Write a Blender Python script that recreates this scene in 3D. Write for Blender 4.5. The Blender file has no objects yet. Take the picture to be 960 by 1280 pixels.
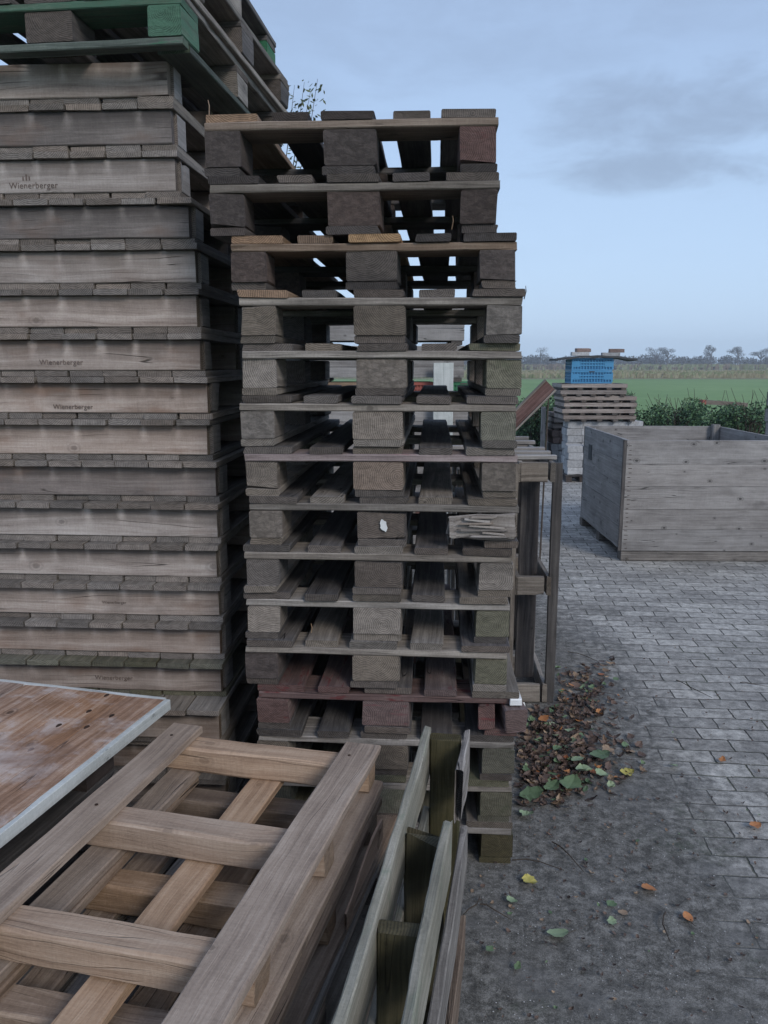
import bpy, math, random
from mathutils import Vector, Matrix, Euler, noise as mnoise
R = random.Random(7)
rad = math.radians
sc = bpy.context.scene
COL = sc.collection
# ---------------------------------------------------------------- camera
H, P, F = 1.57, rad(10.48), 1000.0
cam_d = bpy.data.cameras.new('camera'); cam = bpy.data.objects.new('camera', cam_d); COL.objects.link(cam)
cam.location = (0, 0, H); cam.rotation_euler = (math.pi/2 - P, 0, 0)
cam_d.lens = 36*F/1280; cam_d.sensor_width = 36; cam_d.clip_end = 5000; cam_d.clip_start = 0.02
sc.camera = cam
sc.view_settings.view_transform = 'Standard'; sc.view_settings.look = 'None'
sc.view_settings.exposure = 0.95; sc.view_settings.gamma = 1.0
sc.cycles.max_bounces = 5; sc.cycles.diffuse_bounces = 3; sc.cycles.glossy_bounces = 2; sc.cycles.volume_bounces = 0
def at(u, v, D):          # where a sight line meets the plane y = D (used once, to measure sizes and places)
    a, b = (u-480)/F, -(v-640)/F
    d = Vector((a, math.cos(P)+b*math.sin(P), -math.sin(P)+b*math.cos(P)))
    return Vector((0, 0, H)) + d*(D/d.y)
def atz(u, v, z):
    a, b = (u-480)/F, -(v-640)/F
    d = Vector((a, math.cos(P)+b*math.sin(P), -math.sin(P)+b*math.cos(P)))
    return Vector((0, 0, H)) + d*((z-H)/d.z)
# ---------------------------------------------------------------- node helpers
class NT:
    def __init__(s, tree): s.t = tree; s.n = tree.nodes; s.l = tree.links
    def node(s, ty, **kw):
        n = s.n.new(ty)
        for k, v in kw.items(): setattr(n, k, v)
        return n
    def put(s, sock, v):
        if v is None: return
        if hasattr(v, 'node') or isinstance(v, bpy.types.NodeSocket): s.l.new(v, sock)
        else:
            if isinstance(v, (tuple, list)) and len(v) == 3 and sock.type == 'RGBA': v = (*v, 1)
            sock.default_value = v
    def math(s, op, a, b=None, c=None, clamp=False):
        n = s.node('ShaderNodeMath', operation=op, use_clamp=clamp)
        for i, x in enumerate((a, b, c)): s.put(n.inputs[i], x)
        return n.outputs[0]
    def vmath(s, op, a, b=None):
        n = s.node('ShaderNodeVectorMath', operation=op)
        s.put(n.inputs[0], a); s.put(n.inputs[1], b); return n.outputs[0]
    def noise(s, vec, scale=1, detail=4, rough=.55, w=None, dist=0):
        n = s.node('ShaderNodeTexNoise')
        if w is not None: n.noise_dimensions = '4D'; s.put(n.inputs['W'], w)
        s.put(n.inputs['Vector'], vec); n.inputs['Scale'].default_value = scale
        n.inputs['Detail'].default_value = detail; n.inputs['Roughness'].default_value = rough
        n.inputs['Distortion'].default_value = dist
        return n.outputs['Fac']
    def ramp(s, fac, stops):
        n = s.node('ShaderNodeValToRGB'); s.put(n.inputs[0], fac); cr = n.color_ramp
        while len(cr.elements) < len(stops): cr.elements.new(.5)
        for e, (p, c) in zip(cr.elements, stops):
            e.position = p; e.color = (*c, 1) if len(c) == 3 else c
        return n.outputs[0]
    def mr(s, v, a, b, c=0., d=1., smooth=True):
        n = s.node('ShaderNodeMapRange', interpolation_type='SMOOTHSTEP' if smooth else 'LINEAR')
        s.put(n.inputs['Value'], v); n.inputs['From Min'].default_value = a; n.inputs['From Max'].default_value = b
        n.inputs['To Min'].default_value = c; n.inputs['To Max'].default_value = d
        return n.outputs[0]
    def mix(s, f, a, b, mode='MIX'):
        n = s.node('ShaderNodeMix', data_type='RGBA', blend_type=mode, clamp_factor=True)
        s.put(n.inputs[0], f); s.put(n.inputs[6], a); s.put(n.inputs[7], b); return n.outputs[2]
    def mul(s, col, f):       # colour times value
        n = s.node('ShaderNodeVectorMath', operation='SCALE'); s.put(n.inputs[0], col); s.put(n.inputs[3], f); return n.outputs[0]
    def comb(s, x, y, z):
        n = s.node('ShaderNodeCombineXYZ')
        for i, v in enumerate((x, y, z)): s.put(n.inputs[i], v)
        return n.outputs[0]
    def bump(s, h, strength=.4, dist=.003, normal=None):
        n = s.node('ShaderNodeBump'); n.inputs['Strength'].default_value = strength
        n.inputs['Distance'].default_value = dist; s.put(n.inputs['Height'], h)
        if normal is not None: s.put(n.inputs['Normal'], normal)
        return n.outputs[0]
def new_mat(name):
    m = bpy.data.materials.new(name); m.use_nodes = True
    nt = NT(m.node_tree); b = m.node_tree.nodes['Principled BSDF']
    b.inputs['Roughness'].default_value = .85
    b.inputs['Specular IOR Level'].default_value = .3
    return m, nt, b
def lerp3(a, b, t): return tuple(x+(y-x)*t for x, y in zip(a, b))
def wood(name, dark, mid, light, end=None, moss=0., mossc=(.06, .072, .042), wash=False, cracks=.85, paint=None, paint_amt=0., grain=1., var=.3, knots=.5, wet=0., blotch=None):
    m, nt, b = new_mat(name)
    uv = nt.node('ShaderNodeUVMap', uv_map='grain').outputs[0]
    sp = nt.node('ShaderNodeSeparateXYZ'); nt.put(sp.inputs[0], uv); u, v = sp.outputs[0], sp.outputs[1]
    oi = nt.node('ShaderNodeObjectInfo'); rnd = oi.outputs['Random']
    w = nt.math('MULTIPLY', rnd, 60)
    # slow waviness of the grain
    wob = nt.noise(nt.comb(nt.math('MULTIPLY', u, 2.2), nt.math('MULTIPLY', v, 9), 0), 1, 2, .5, w)
    v2 = nt.math('ADD', v, nt.math('MULTIPLY', nt.math('SUBTRACT', wob, .5), .05))
    g1 = nt.noise(nt.comb(nt.math('MULTIPLY', u, 1.6), nt.math('MULTIPLY', v2, 75), 0), 1, 5, .6, w)
    g2 = nt.noise(nt.comb(nt.math('MULTIPLY', u, 9), nt.math('MULTIPLY', v2, 420), 3), 1, 3, .6, w)
    st = nt.noise(nt.comb(nt.math('MULTIPLY', u, 4), nt.math('MULTIPLY', v, 9), 7), 1, 5, .65, w)
    fine = nt.noise(nt.comb(u, v, 0), 160, 4, .7, w)
    f = nt.math('ADD', nt.math('MULTIPLY', g1, .62*grain), nt.math('ADD', nt.math('MULTIPLY', g2, .3*grain), nt.math('MULTIPLY', st, .55)))
    f = nt.math('ADD', f, nt.math('MULTIPLY', nt.math('SUBTRACT', fine, .5), .25))
    lo = .72*grain*.64+.27
    col = nt.ramp(nt.mr(f, lo-.2, lo+.2, 0, 1, False), [(0, dark), (.5, mid), (1, light)])
    # end grain
    at_ = nt.node('ShaderNodeAttribute', attribute_name='endg').outputs['Fac']
    rings = nt.noise(nt.comb(nt.math('MULTIPLY', u, 26), nt.math('MULTIPLY', v, 60), 1), 1, 4, .6, w, 1.5)
    chips = nt.noise(nt.comb(nt.math('MULTIPLY', u, .7), v, 5), 60, 6, .7, w, .6)
    cx_ = nt.math('ADD', u, nt.mr(nt.math('FRACT', nt.math('MULTIPLY', rnd, 5.3)), 0, 1, -.09, .09, False)); cy_ = nt.math('ADD', v, nt.mr(nt.math('FRACT', nt.math('MULTIPLY', rnd, 9.1)), 0, 1, -.1, .02, False))
    dd = nt.math('SQRT', nt.math('ADD', nt.math('MULTIPLY', cx_, cx_), nt.math('MULTIPLY', cy_, cy_)))
    dd = nt.math('ADD', dd, nt.math('MULTIPLY', nt.noise(nt.comb(u, v, 8), 14, 2, .5, w), .02))
    gr = nt.math('MULTIPLY', nt.math('ADD', nt.math('SINE', nt.math('MULTIPLY', dd, 1150)), 1), .5)
    ef = nt.math('ADD', nt.math('MULTIPLY', rings, .3), nt.math('ADD', nt.math('MULTIPLY', chips, .55), nt.math('MULTIPLY', nt.math('SUBTRACT', gr, .1), .0 if grain == .5 else .24)))
    e = end or lerp3(dark, mid, .6)
    ecol = nt.ramp(nt.mr(ef, .38, .72, 0, 1, False), [(0, tuple(x*.5 for x in e)), (.35, tuple(x*.88 for x in e)), (.7, tuple(x*1.1 for x in e)), (1, tuple(x*1.4 for x in e))])
    col = nt.mix(at_, col, ecol)
    # dark checks running in from the edges of the end grain
    er = nt.noise(nt.comb(nt.math('MULTIPLY', u, 3), nt.math('MULTIPLY', v, 13), 33), 2.2, 3, .5, w, .8)
    ecr = nt.math('MULTIPLY', nt.mr(nt.math('ABSOLUTE', nt.math('SUBTRACT', er, .5)), 0, .010, .75, 0), nt.math('MULTIPLY', at_, nt.mr(chips, .5, .62)))
    col = nt.mix(ecr, col, tuple(x*.2 for x in dark))
    saw = nt.noise(nt.comb(nt.math('MULTIPLY', u, 230), nt.math('MULTIPLY', v, 14), 2), 1, 2, .5, w)
    col = nt.mul(col, nt.mr(saw, .25, .75, .93, 1.07, False))
    # dirt blotches, cracks, knots
    bl = nt.noise(nt.comb(nt.math('MULTIPLY', u, 2.5), nt.math('MULTIPLY', v, 5), 12), 1, 4, .6, w)
    col = nt.mix(nt.mr(bl, .55, .75, 0, .55), col, tuple(x*.55 for x in dark))
    ck = nt.noise(nt.comb(nt.math('MULTIPLY', u, .9), nt.math('MULTIPLY', v2, 30), 20), 1, 1, .3, w)
    crack = nt.math('MULTIPLY', nt.mr(nt.math('ABSOLUTE', nt.math('SUBTRACT', ck, .5)), .0, .007, 1, 0),
                    nt.mr(nt.noise(nt.comb(u, v, 31), 3.5, 2, .5, w), .52, .6))
    crack = nt.math('MULTIPLY', crack, nt.math('SUBTRACT', 1, at_))
    col = nt.mix(nt.math('MULTIPLY', crack, cracks), col, tuple(x*.12 for x in dark))
    if knots > 0:
        vo = nt.node('ShaderNodeTexVoronoi', voronoi_dimensions='2D'); vo.inputs['Scale'].default_value = 1
        nt.put(vo.inputs['Vector'], nt.comb(nt.math('ADD', nt.math('MULTIPLY', u, 4.6), nt.math('MULTIPLY', rnd, 37)), nt.math('ADD', nt.math('MULTIPLY', v, 6.5), nt.math('MULTIPLY', rnd, 91)), 0))
        kc = nt.node('ShaderNodeSeparateColor'); nt.put(kc.inputs[0], vo.outputs['Color'])
        kd = nt.math('ADD', nt.math('DIVIDE', vo.outputs['Distance'], nt.math('ADD', .45, kc.outputs[1])), nt.math('MULTIPLY', nt.math('SUBTRACT', fine, .5), .04))
        ksel = nt.math('GREATER_THAN', kc.outputs[0], .55)
        ring = nt.math('MULTIPLY', nt.mr(nt.math('ABSOLUTE', nt.math('SUBTRACT', kd, .085)), 0, .03, .45, 0), ksel)
        kn = nt.math('MAXIMUM', nt.math('MULTIPLY', nt.mr(kd, .03, .065, 1, 0), ksel), ring)
        kn = nt.math('MULTIPLY', kn, nt.math('SUBTRACT', 1, at_))
        col = nt.mix(nt.math('MULTIPLY', kn, knots), col, tuple(x*.35 for x in dark))
    if wash:    # rain-washed pale wedges under the gaps between the boards above, darker between them towards the top edge
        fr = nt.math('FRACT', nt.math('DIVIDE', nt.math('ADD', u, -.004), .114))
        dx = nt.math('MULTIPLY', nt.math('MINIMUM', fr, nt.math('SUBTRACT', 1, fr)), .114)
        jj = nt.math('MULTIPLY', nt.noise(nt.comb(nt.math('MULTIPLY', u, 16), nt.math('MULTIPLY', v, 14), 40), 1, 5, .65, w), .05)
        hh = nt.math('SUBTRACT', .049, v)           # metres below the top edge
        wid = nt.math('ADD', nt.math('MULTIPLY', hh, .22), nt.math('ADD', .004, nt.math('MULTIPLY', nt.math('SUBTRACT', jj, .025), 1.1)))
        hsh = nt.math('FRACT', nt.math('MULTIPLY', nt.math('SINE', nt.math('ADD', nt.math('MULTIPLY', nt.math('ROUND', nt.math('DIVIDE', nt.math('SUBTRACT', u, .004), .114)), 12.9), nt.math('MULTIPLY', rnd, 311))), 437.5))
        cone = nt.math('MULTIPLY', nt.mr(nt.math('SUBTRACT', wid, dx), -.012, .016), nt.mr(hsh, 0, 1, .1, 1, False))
        top_fade = nt.mr(nt.math('ADD', hh, nt.math('SUBTRACT', jj, .025)), .0, .075, 1, 0)
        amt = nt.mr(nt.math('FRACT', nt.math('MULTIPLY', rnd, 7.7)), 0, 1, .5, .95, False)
        gm = nt.math('MULTIPLY', nt.math('MULTIPLY', top_fade, nt.math('SUBTRACT', 1, cone)), amt)
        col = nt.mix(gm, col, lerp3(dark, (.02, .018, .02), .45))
        col = nt.mix(nt.math('MULTIPLY', nt.math('MULTIPLY', cone, top_fade), .5), col, tuple(x*1.25 for x in light))
        rust = nt.mr(nt.noise(nt.comb(nt.math('MULTIPLY', u, 5), nt.math('MULTIPLY', v, 11), 50), 1, 3, .5, w), .52, .7, 0, .45)
        col = nt.mix(rust, col, (.17, .105, .075))
    if moss > 0:
        mn = nt.noise(nt.comb(u, v, 60), 9, 5, .65, w)
        col = nt.mix(nt.math('MULTIPLY', nt.mr(mn, .62-.3*moss, .78-.25*moss), min(1, .35+moss)), col, mossc)
    if paint:
        pn = nt.math('ADD', nt.math('MULTIPLY', nt.noise(nt.comb(nt.math('MULTIPLY', u, .35), v, 70), 26, 5, .7, w), .6), nt.math('MULTIPLY', g1, .4))
        col = nt.mix(nt.mr(pn, .62-.35*paint_amt, .68-.35*paint_amt), col, paint)
    # each board a little lighter or darker, greyer or browner
    if blotch:
        tco = nt.node('ShaderNodeTexCoord').outputs['Object']
        geo_ = nt.node('ShaderNodeNewGeometry').outputs['Position']
        bb = nt.noise(geo_, 4.5, 6, .68, None, .4); bc = nt.noise(geo_, 11, 5, .7, None, .8)
        col = nt.mix(nt.mr(nt.math('ADD', nt.math('MULTIPLY', bb, .7), nt.math('MULTIPLY', bc, .3)), .47, .6, 0, .7), col, blotch)
        col = nt.mix(nt.mr(nt.noise(nt.vmath('ADD', geo_, (5, 2, 0)), 3.2, 5, .65), .52, .66, 0, .65), col, (.17, .1, .07))
    br = nt.mr(rnd, 0, 1, 1-var, 1+var, False)
    col = nt.mul(col, br)
    r2 = nt.math('FRACT', nt.math('MULTIPLY', rnd, 13.37))
    hs = nt.node('ShaderNodeHueSaturation'); nt.put(hs.inputs['Color'], col)
    nt.put(hs.inputs['Saturation'], nt.mr(r2, 0, 1, .7, 1.25, False))
    nt.put(b.inputs['Base Color'], hs.outputs[0])
    hgt = nt.math('ADD', nt.math('MULTIPLY', g1, .8), nt.math('ADD', nt.math('MULTIPLY', g2, .5), nt.math('MULTIPLY', fine, .35)))
    hgt = nt.math('SUBTRACT', hgt, nt.math('MULTIPLY', crack, 1.5))
    eh = nt.math('ADD', nt.math('MULTIPLY', chips, 1.6), rings)
    mixh = nt.node('ShaderNodeMix', data_type='FLOAT'); nt.put(mixh.inputs[0], at_); nt.put(mixh.inputs[2], hgt); nt.put(mixh.inputs[3], eh)
    nt.put(b.inputs['Normal'], nt.bump(mixh.outputs[0], .65, .0035))
    nt.put(b.inputs['Roughness'], nt.mr(fine, .3, .7, .72-wet, .95-wet))
    return m
def plain(name, col, rough=.6, var=.12, scale=30, bump=.1, metal=0., dirt=None, dirt_amt=.4):
    m, nt, b = new_mat(name)
    tc = nt.node('ShaderNodeTexCoord').outputs['Object']
    rnd = nt.node('ShaderNodeObjectInfo').outputs['Random']
    w = nt.math('MULTIPLY', rnd, 40)
    n = nt.noise(tc, scale, 5, .65, w)
    n2 = nt.noise(tc, scale*.15, 4, .6, w)
    c = nt.mul(nt.mix(1, col, col), nt.mr(n, .3, .7, 1-var*1.6, 1+var*1.6, False))
    c = nt.mul(c, nt.mr(rnd, 0, 1, 1-var, 1+var, False))
    if dirt: c = nt.mix(nt.mr(n2, .5-.12*dirt_amt, .75, 0, dirt_amt), c, dirt)
    nt.put(b.inputs['Base Color'], c); b.inputs['Roughness'].default_value = rough; b.inputs['Metallic'].default_value = metal
    nt.put(b.inputs['Normal'], nt.bump(n, bump, .002))
    return m
M = {}
M['grey'] = wood('weathered_grey_wood', (.075, .066, .058), (.19, .17, .15), (.35, .32, .285), end=(.15, .13, .11))
M['greyd'] = wood('dark_weathered_wood', (.035, .033, .035), (.085, .078, .076), (.17, .158, .15), end=(.10, .085, .075))
M['black'] = wood('blackened_wood', (.022, .021, .024), (.055, .05, .05), (.12, .108, .1), end=(.06, .05, .046))
M['brown'] = wood('brown_wood', (.09, .06, .042), (.2, .145, .105), (.33, .26, .2), end=(.2, .14, .1))
M['fresh'] = wood('raw_pale_wood', (.21, .125, .07), (.375, .245, .15), (.49, .35, .235), end=(.3, .2, .12), var=.16, knots=.35, cracks=.2)
M['orange'] = wood('torn_orange_wood', (.2, .1, .05), (.36, .2, .11), (.46, .3, .19), var=.05, knots=0)
M['freshg'] = wood('greying_pale_wood', (.17, .13, .105), (.3, .238, .19), (.43, .355, .295), end=(.26, .18, .12), var=.14, knots=.4, cracks=.2)
M['endg'] = wood('grey_block_wood', (.06, .052, .046), (.15, .133, .118), (.28, .255, .23), end=(.19, .168, .148), cracks=1., knots=.6, var=.3)
M['mossy'] = wood('mossy_wood', (.045, .045, .032), (.115, .11, .08), (.22, .2, .15), end=(.12, .115, .085), moss=.35)
M['olive'] = wood('olive_wet_wood', (.03, .028, .016), (.065, .06, .034), (.12, .108, .065), end=(.08, .07, .04), moss=.25, wet=.15)
M['green'] = wood('algae_green_wood', (.115, .108, .08), (.2, .19, .145), (.32, .3, .245), end=(.2, .19, .15), moss=.3, mossc=(.13, .17, .115))
M['red'] = wood('red_stained_wood', (.06, .042, .04), (.14, .1, .094), (.26, .2, .185), end=(.13, .085, .078), paint=(.13, .052, .052), paint_amt=.27)
M['pink'] = wood('faded_red_wood', (.085, .065, .062), (.19, .15, .145), (.31, .26, .25), end=(.15, .12, .11), paint=(.2, .1, .095), paint_amt=.12)
M['redw'] = wood('white_splashed_wood', (.15, .09, .08), (.3, .22, .2), (.5, .45, .43), end=(.2, .1, .09), paint=(.62, .63, .63), paint_amt=1.)
M['torn'] = wood('splintered_wood', (.07, .055, .045), (.24, .21, .185), (.42, .39, .36), grain=1.0, knots=0, cracks=1., var=.1)
M['chip'] = wood('pressed_chip_block', (.075, .062, .053), (.165, .143, .125), (.3, .27, .24), end=(.19, .166, .145), grain=.5, knots=0)
M['chipd'] = wood('dark_chip_block', (.032, .026, .025), (.085, .066, .06), (.17, .135, .12), end=(.10, .078, .07), grain=.5, knots=0)
M['gpaint'] = wood('green_painted_wood', (.03, .06, .04), (.06, .12, .075), (.11, .19, .13), end=(.042, .115, .07), paint=(.042, .125, .075), paint_amt=.42, knots=0)
M['gmix'] = wood('greenish_worn_wood', (.035, .045, .04), (.08, .1, .085), (.16, .19, .165), end=(.08, .12, .08), paint=(.04, .13, .075), paint_amt=.12, knots=0)
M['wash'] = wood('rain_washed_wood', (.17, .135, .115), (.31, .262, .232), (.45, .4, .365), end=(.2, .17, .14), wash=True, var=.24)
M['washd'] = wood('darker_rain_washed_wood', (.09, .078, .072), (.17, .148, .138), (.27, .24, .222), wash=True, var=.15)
M['deck'] = wood('deck_end_wood', (.08, .07, .06), (.17, .152, .133), (.29, .265, .235), end=(.185, .16, .142), moss=.03)
M['crate'] = wood('silvered_crate_wood', (.13, .122, .118), (.24, .23, .222), (.35, .34, .33), end=(.15, .13, .115), var=.14, knots=.9, grain=.8)
M['panel'] = wood('stained_panel_wood', (.14, .075, .045), (.31, .19, .125), (.5, .38, .3), end=(.3, .25, .2), var=.07, knots=.8, blotch=(.52, .47, .45))
M['white'] = wood('white_painted_edge', (.3, .32, .31), (.5, .53, .52), (.66, .68, .67), end=(.5, .5, .48), var=.06, knots=.5, grain=.6)
M['redbeam'] = wood('dark_red_beam', (.045, .022, .02), (.1, .052, .046), (.17, .11, .1), end=(.2, .15, .13), knots=0)
M['tray'] = wood('pinkish_tray_wood', (.14, .12, .11), (.27, .235, .215), (.4, .36, .33), end=(.25, .2, .17), knots=.2)
M['ink'] = plain('burnt_lettering', (.13, .1, .088), .9, .2)
M['nail'] = plain('rusty_nail', (.05, .03, .022), .6, .2, metal=.4)
M['paver'] = plain('pale_paver', (.36, .37, .38), .9, .18, 40, .3, dirt=(.2, .19, .18))
M['brick'] = plain('brown_brick', (.2, .15, .135), .9, .2, 40, .3)
M['blue'] = plain('blue_plastic', (.06, .25, .46), .45, .06, 8, .03, dirt=(.1, .25, .4), dirt_amt=.35)
M['blued'] = plain('deep_blue_plastic', (.03, .15, .31), .5, .05, 8, .03)
M['pred'] = plain('red_plastic', (.3, .09, .07), .5, .1, 8, .03)
M['pgreen'] = plain('green_plastic', (.04, .18, .09), .5, .1, 8, .03)
M['sheet'] = plain('dark_sheet', (.055, .06, .065), .7, .2, 20, .2)
M['metal'] = plain('grey_steel', (.3, .3, .31), .5, .15, 20, .1, metal=.6)
M['mark'] = plain('white_paint_mark', (.62, .64, .64), .8, .08)
M['bark'] = plain('bark', (.07, .058, .048), .95, .25, 30, .5)
M['twig'] = plain('twig', (.06, .048, .038), .9, .2)
# ---------------------------------------------------------------- mesh helpers
def mesh_obj(name, verts, faces, mat, parent=None, uvs=None, endg=None, smooth=False):
    me = bpy.data.meshes.new(name); me.from_pydata(verts, [], faces)
    if uvs is not None:
        l = me.uv_layers.new(name='grain')
        flat = [c for f in uvs for p in f for c in p]; l.data.foreach_set('uv', flat)
    if endg is not None:
        a = me.attributes.new('endg', 'FLOAT', 'FACE'); a.data.foreach_set('value', endg)
    if isinstance(mat, (list, tuple)):
        for q in mat: me.materials.append(q)
    else: me.materials.append(mat)
    if smooth: me.polygons.foreach_set('use_smooth', [True]*len(me.polygons))
    me.update()
    o = bpy.data.objects.new(name, me); COL.objects.link(o)
    if parent: o.parent = parent
    return o
def empty(name, label, cat, loc, rz=0, group=None, rx=0, ry=0):
    o = bpy.data.objects.new(name, None); COL.objects.link(o); o.empty_display_size = .1
    o.location = loc; o.rotation_euler = (rx, ry, rz); tag(o, label, cat, group); return o
def tag(o, label=None, cat=None, group=None, kind=None):
    if label: o['label'] = label
    if cat: o['category'] = cat
    if group: o['group'] = group
    if kind: o['kind'] = kind
    return o
def beam_data(L, W, T, ch=.003, jit=.0012, bend=.0025, chip=.15, brk=(0, 0), n=None, r=R, taper=(0, 0)):
    """one timber: length on X, width on Y, thickness on Z, centred; worn edges, slight bend; brk = ragged end depth"""
    n = n or max(3, int(L/.07)); ch = min(ch, T*.22)
    hw, ht = W/2, T/2
    sec = [(-hw+ch, -ht), (hw-ch, -ht), (hw, -ht+ch), (hw, ht-ch), (hw-ch, ht), (-hw+ch, ht), (-hw, ht-ch), (-hw, -ht+ch)]
    sd = r.uniform(0, 900); b1, b2 = r.uniform(-bend, bend), r.uniform(-bend, bend); tw = r.uniform(-.006, .006)*min(1, L)
    V, Fc, UV, E = [], [], [], []
    dents = {}
    for _ in range(int(chip*14*r.random()+chip*6)):
        ii = r.choice((0, 0, n, n, r.randint(0, n))); k0 = r.choice((1, 2, 3, 5, 6, 7)); q_ = r.uniform(.08, .3)
        dents[(ii, k0)] = q_; dents[(ii, (k0+1) % 8)] = q_*r.uniform(.4, 1)
    for i in range(n+1):
        t = i/n; x = (t-.5)*L
        s = math.sin(math.pi*t); dy, dz = b1*s*min(1, L), b2*s*min(1, L)*1.2
        for k, (y, z) in enumerate(sec):
            q = Vector((x*7, y*30, z*30+sd))
            jx = mnoise.noise(q+Vector((3, 0, 0)))*jit; jy = mnoise.noise(q)*jit*1.6; jz = mnoise.noise(q+Vector((0, 9, 0)))*jit
            yy, zz, xx = y+jy, z+jz, x
            if 0 < i < n and r.random() < chip*.25: yy *= 1-r.uniform(.005, .02)*.05/max(W, .05); zz *= 1-r.uniform(.02, .12)
            if i == 0: xx += jx*2+r.uniform(0, jit*1.5)+abs(mnoise.noise(q*2.3))*brk[0]*2.4
            if i == n: xx -= jx*2+r.uniform(0, jit*1.5)+abs(mnoise.noise(q*2.3))*brk[1]*2.4
            if taper[0] and t < .3: zz *= 1-taper[0]*(1-t/.3)
            if taper[1] and t > .7: zz *= 1-taper[1]*(t-.7)/.3
            if (i, k) in dents: q_ = dents[(i, k)]; yy *= 1-q_*.5*min(1, .09/W); zz *= 1-q_*.7; xx *= 1-(.03*q_ if i in (0, n) else 0)*min(1, .14/L)
            V.append((xx, yy+dy+zz*tw*(t-.5), zz+dz+yy*tw*(t-.5)*4))
    def uvof(k, x):
        y, z = sec[k]
        return y, z
    for i in range(n):
        for k in range(8):
            k2 = (k+1) % 8
            a, b_, c, d = i*8+k, (i+1)*8+k, (i+1)*8+k2, i*8+k2
            Fc.append((a, b_, c, d))
            side = k in (1, 2, 3, 5, 6, 7) and k in (2, 6)
            def co(idx, kk):
                x = V[idx][0]+L/2; y, z = sec[kk]
                if side: return (x, z+(.21 if k == 2 else -.21)*0 + (0 if W < .03 else 0))
                return (x, y if k in (0, 4) else (y if kk in (0, 1, 4, 5) else y))
            if side: UV.append([(V[q][0]+L/2, sec[kk][1]) for q, kk in ((a, k), (b_, k), (c, k2), (d, k2))])
            else: UV.append([(V[q][0]+L/2, sec[kk][0]+(.37 if k < 3 else 0)) for q, kk in ((a, k), (b_, k), (c, k2), (d, k2))])
            E.append(0.)
    Fc.append(tuple(range(7, -1, -1))); UV.append([(sec[k][0], sec[k][1]) for k in range(7, -1, -1)]); E.append(1.)
    Fc.append(tuple(n*8+k for k in range(8))); UV.append([(sec[k][0]+.3, sec[k][1]) for k in range(8)]); E.append(1.)
    # outward winding
    Fc = [tuple(reversed(f)) for f in Fc]; UV = [list(reversed(f)) for f in UV]
    return V, Fc, UV, E
def beam(name, mat, parent, loc, L, W, T, rot=(0, 0, 0), **kw):
    V, Fc, UV, E = beam_data(L, W, T, **kw)
    o = mesh_obj(name, V, Fc, M[mat] if isinstance(mat, str) else mat, parent, UV, E)
    o.location = loc; o.rotation_euler = rot
    return o
X90 = (0, 0, math.pi/2)          # length along Y
def j(a): return R.uniform(-a, a)
def boxes(name, bl, mat, parent=None, ch=.0):
    V, Fc = [], []
    for (x0, x1, y0, y1, z0, z1) in bl:
        b = len(V)
        V += [(x, y, z) for z in (z0, z1) for y in (y0, y1) for x in (x0, x1)]
        Fc += [(b+0, b+2, b+3, b+1), (b+4, b+5, b+7, b+6), (b+0, b+1, b+5, b+4), (b+2, b+6, b+7, b+3), (b+0, b+4, b+6, b+2), (b+1, b+3, b+7, b+5)]
    return mesh_obj(name, V, Fc, M[mat] if isinstance(mat, str) else mat, parent)
def tube(pts, rads, k=6):
    V, Fc = [], []
    for i, p in enumerate(pts):
        p = Vector(p); d = (Vector(pts[min(i+1, len(pts)-1)])-Vector(pts[max(i-1, 0)])).normalized()
        a = d.orthogonal().normalized(); b = d.cross(a)
        for q in range(k):
            t = 2*math.pi*q/k; V.append(tuple(p+(a*math.cos(t)+b*math.sin(t))*rads[i]))
    for i in range(len(pts)-1):
        for q in range(k): Fc.append((i*k+q, i*k+(q+1) % k, (i+1)*k+(q+1) % k, (i+1)*k+q))
    Fc.append(tuple(range(k-1, -1, -1))); Fc.append(tuple((len(pts)-1)*k+q for q in range(k)))
    return V, Fc
def join(parts):
    V, Fc = [], []
    for v, f in parts:
        b = len(V); V += v; Fc += [tuple(i+b for i in q) for q in f]
    return V, Fc
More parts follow.
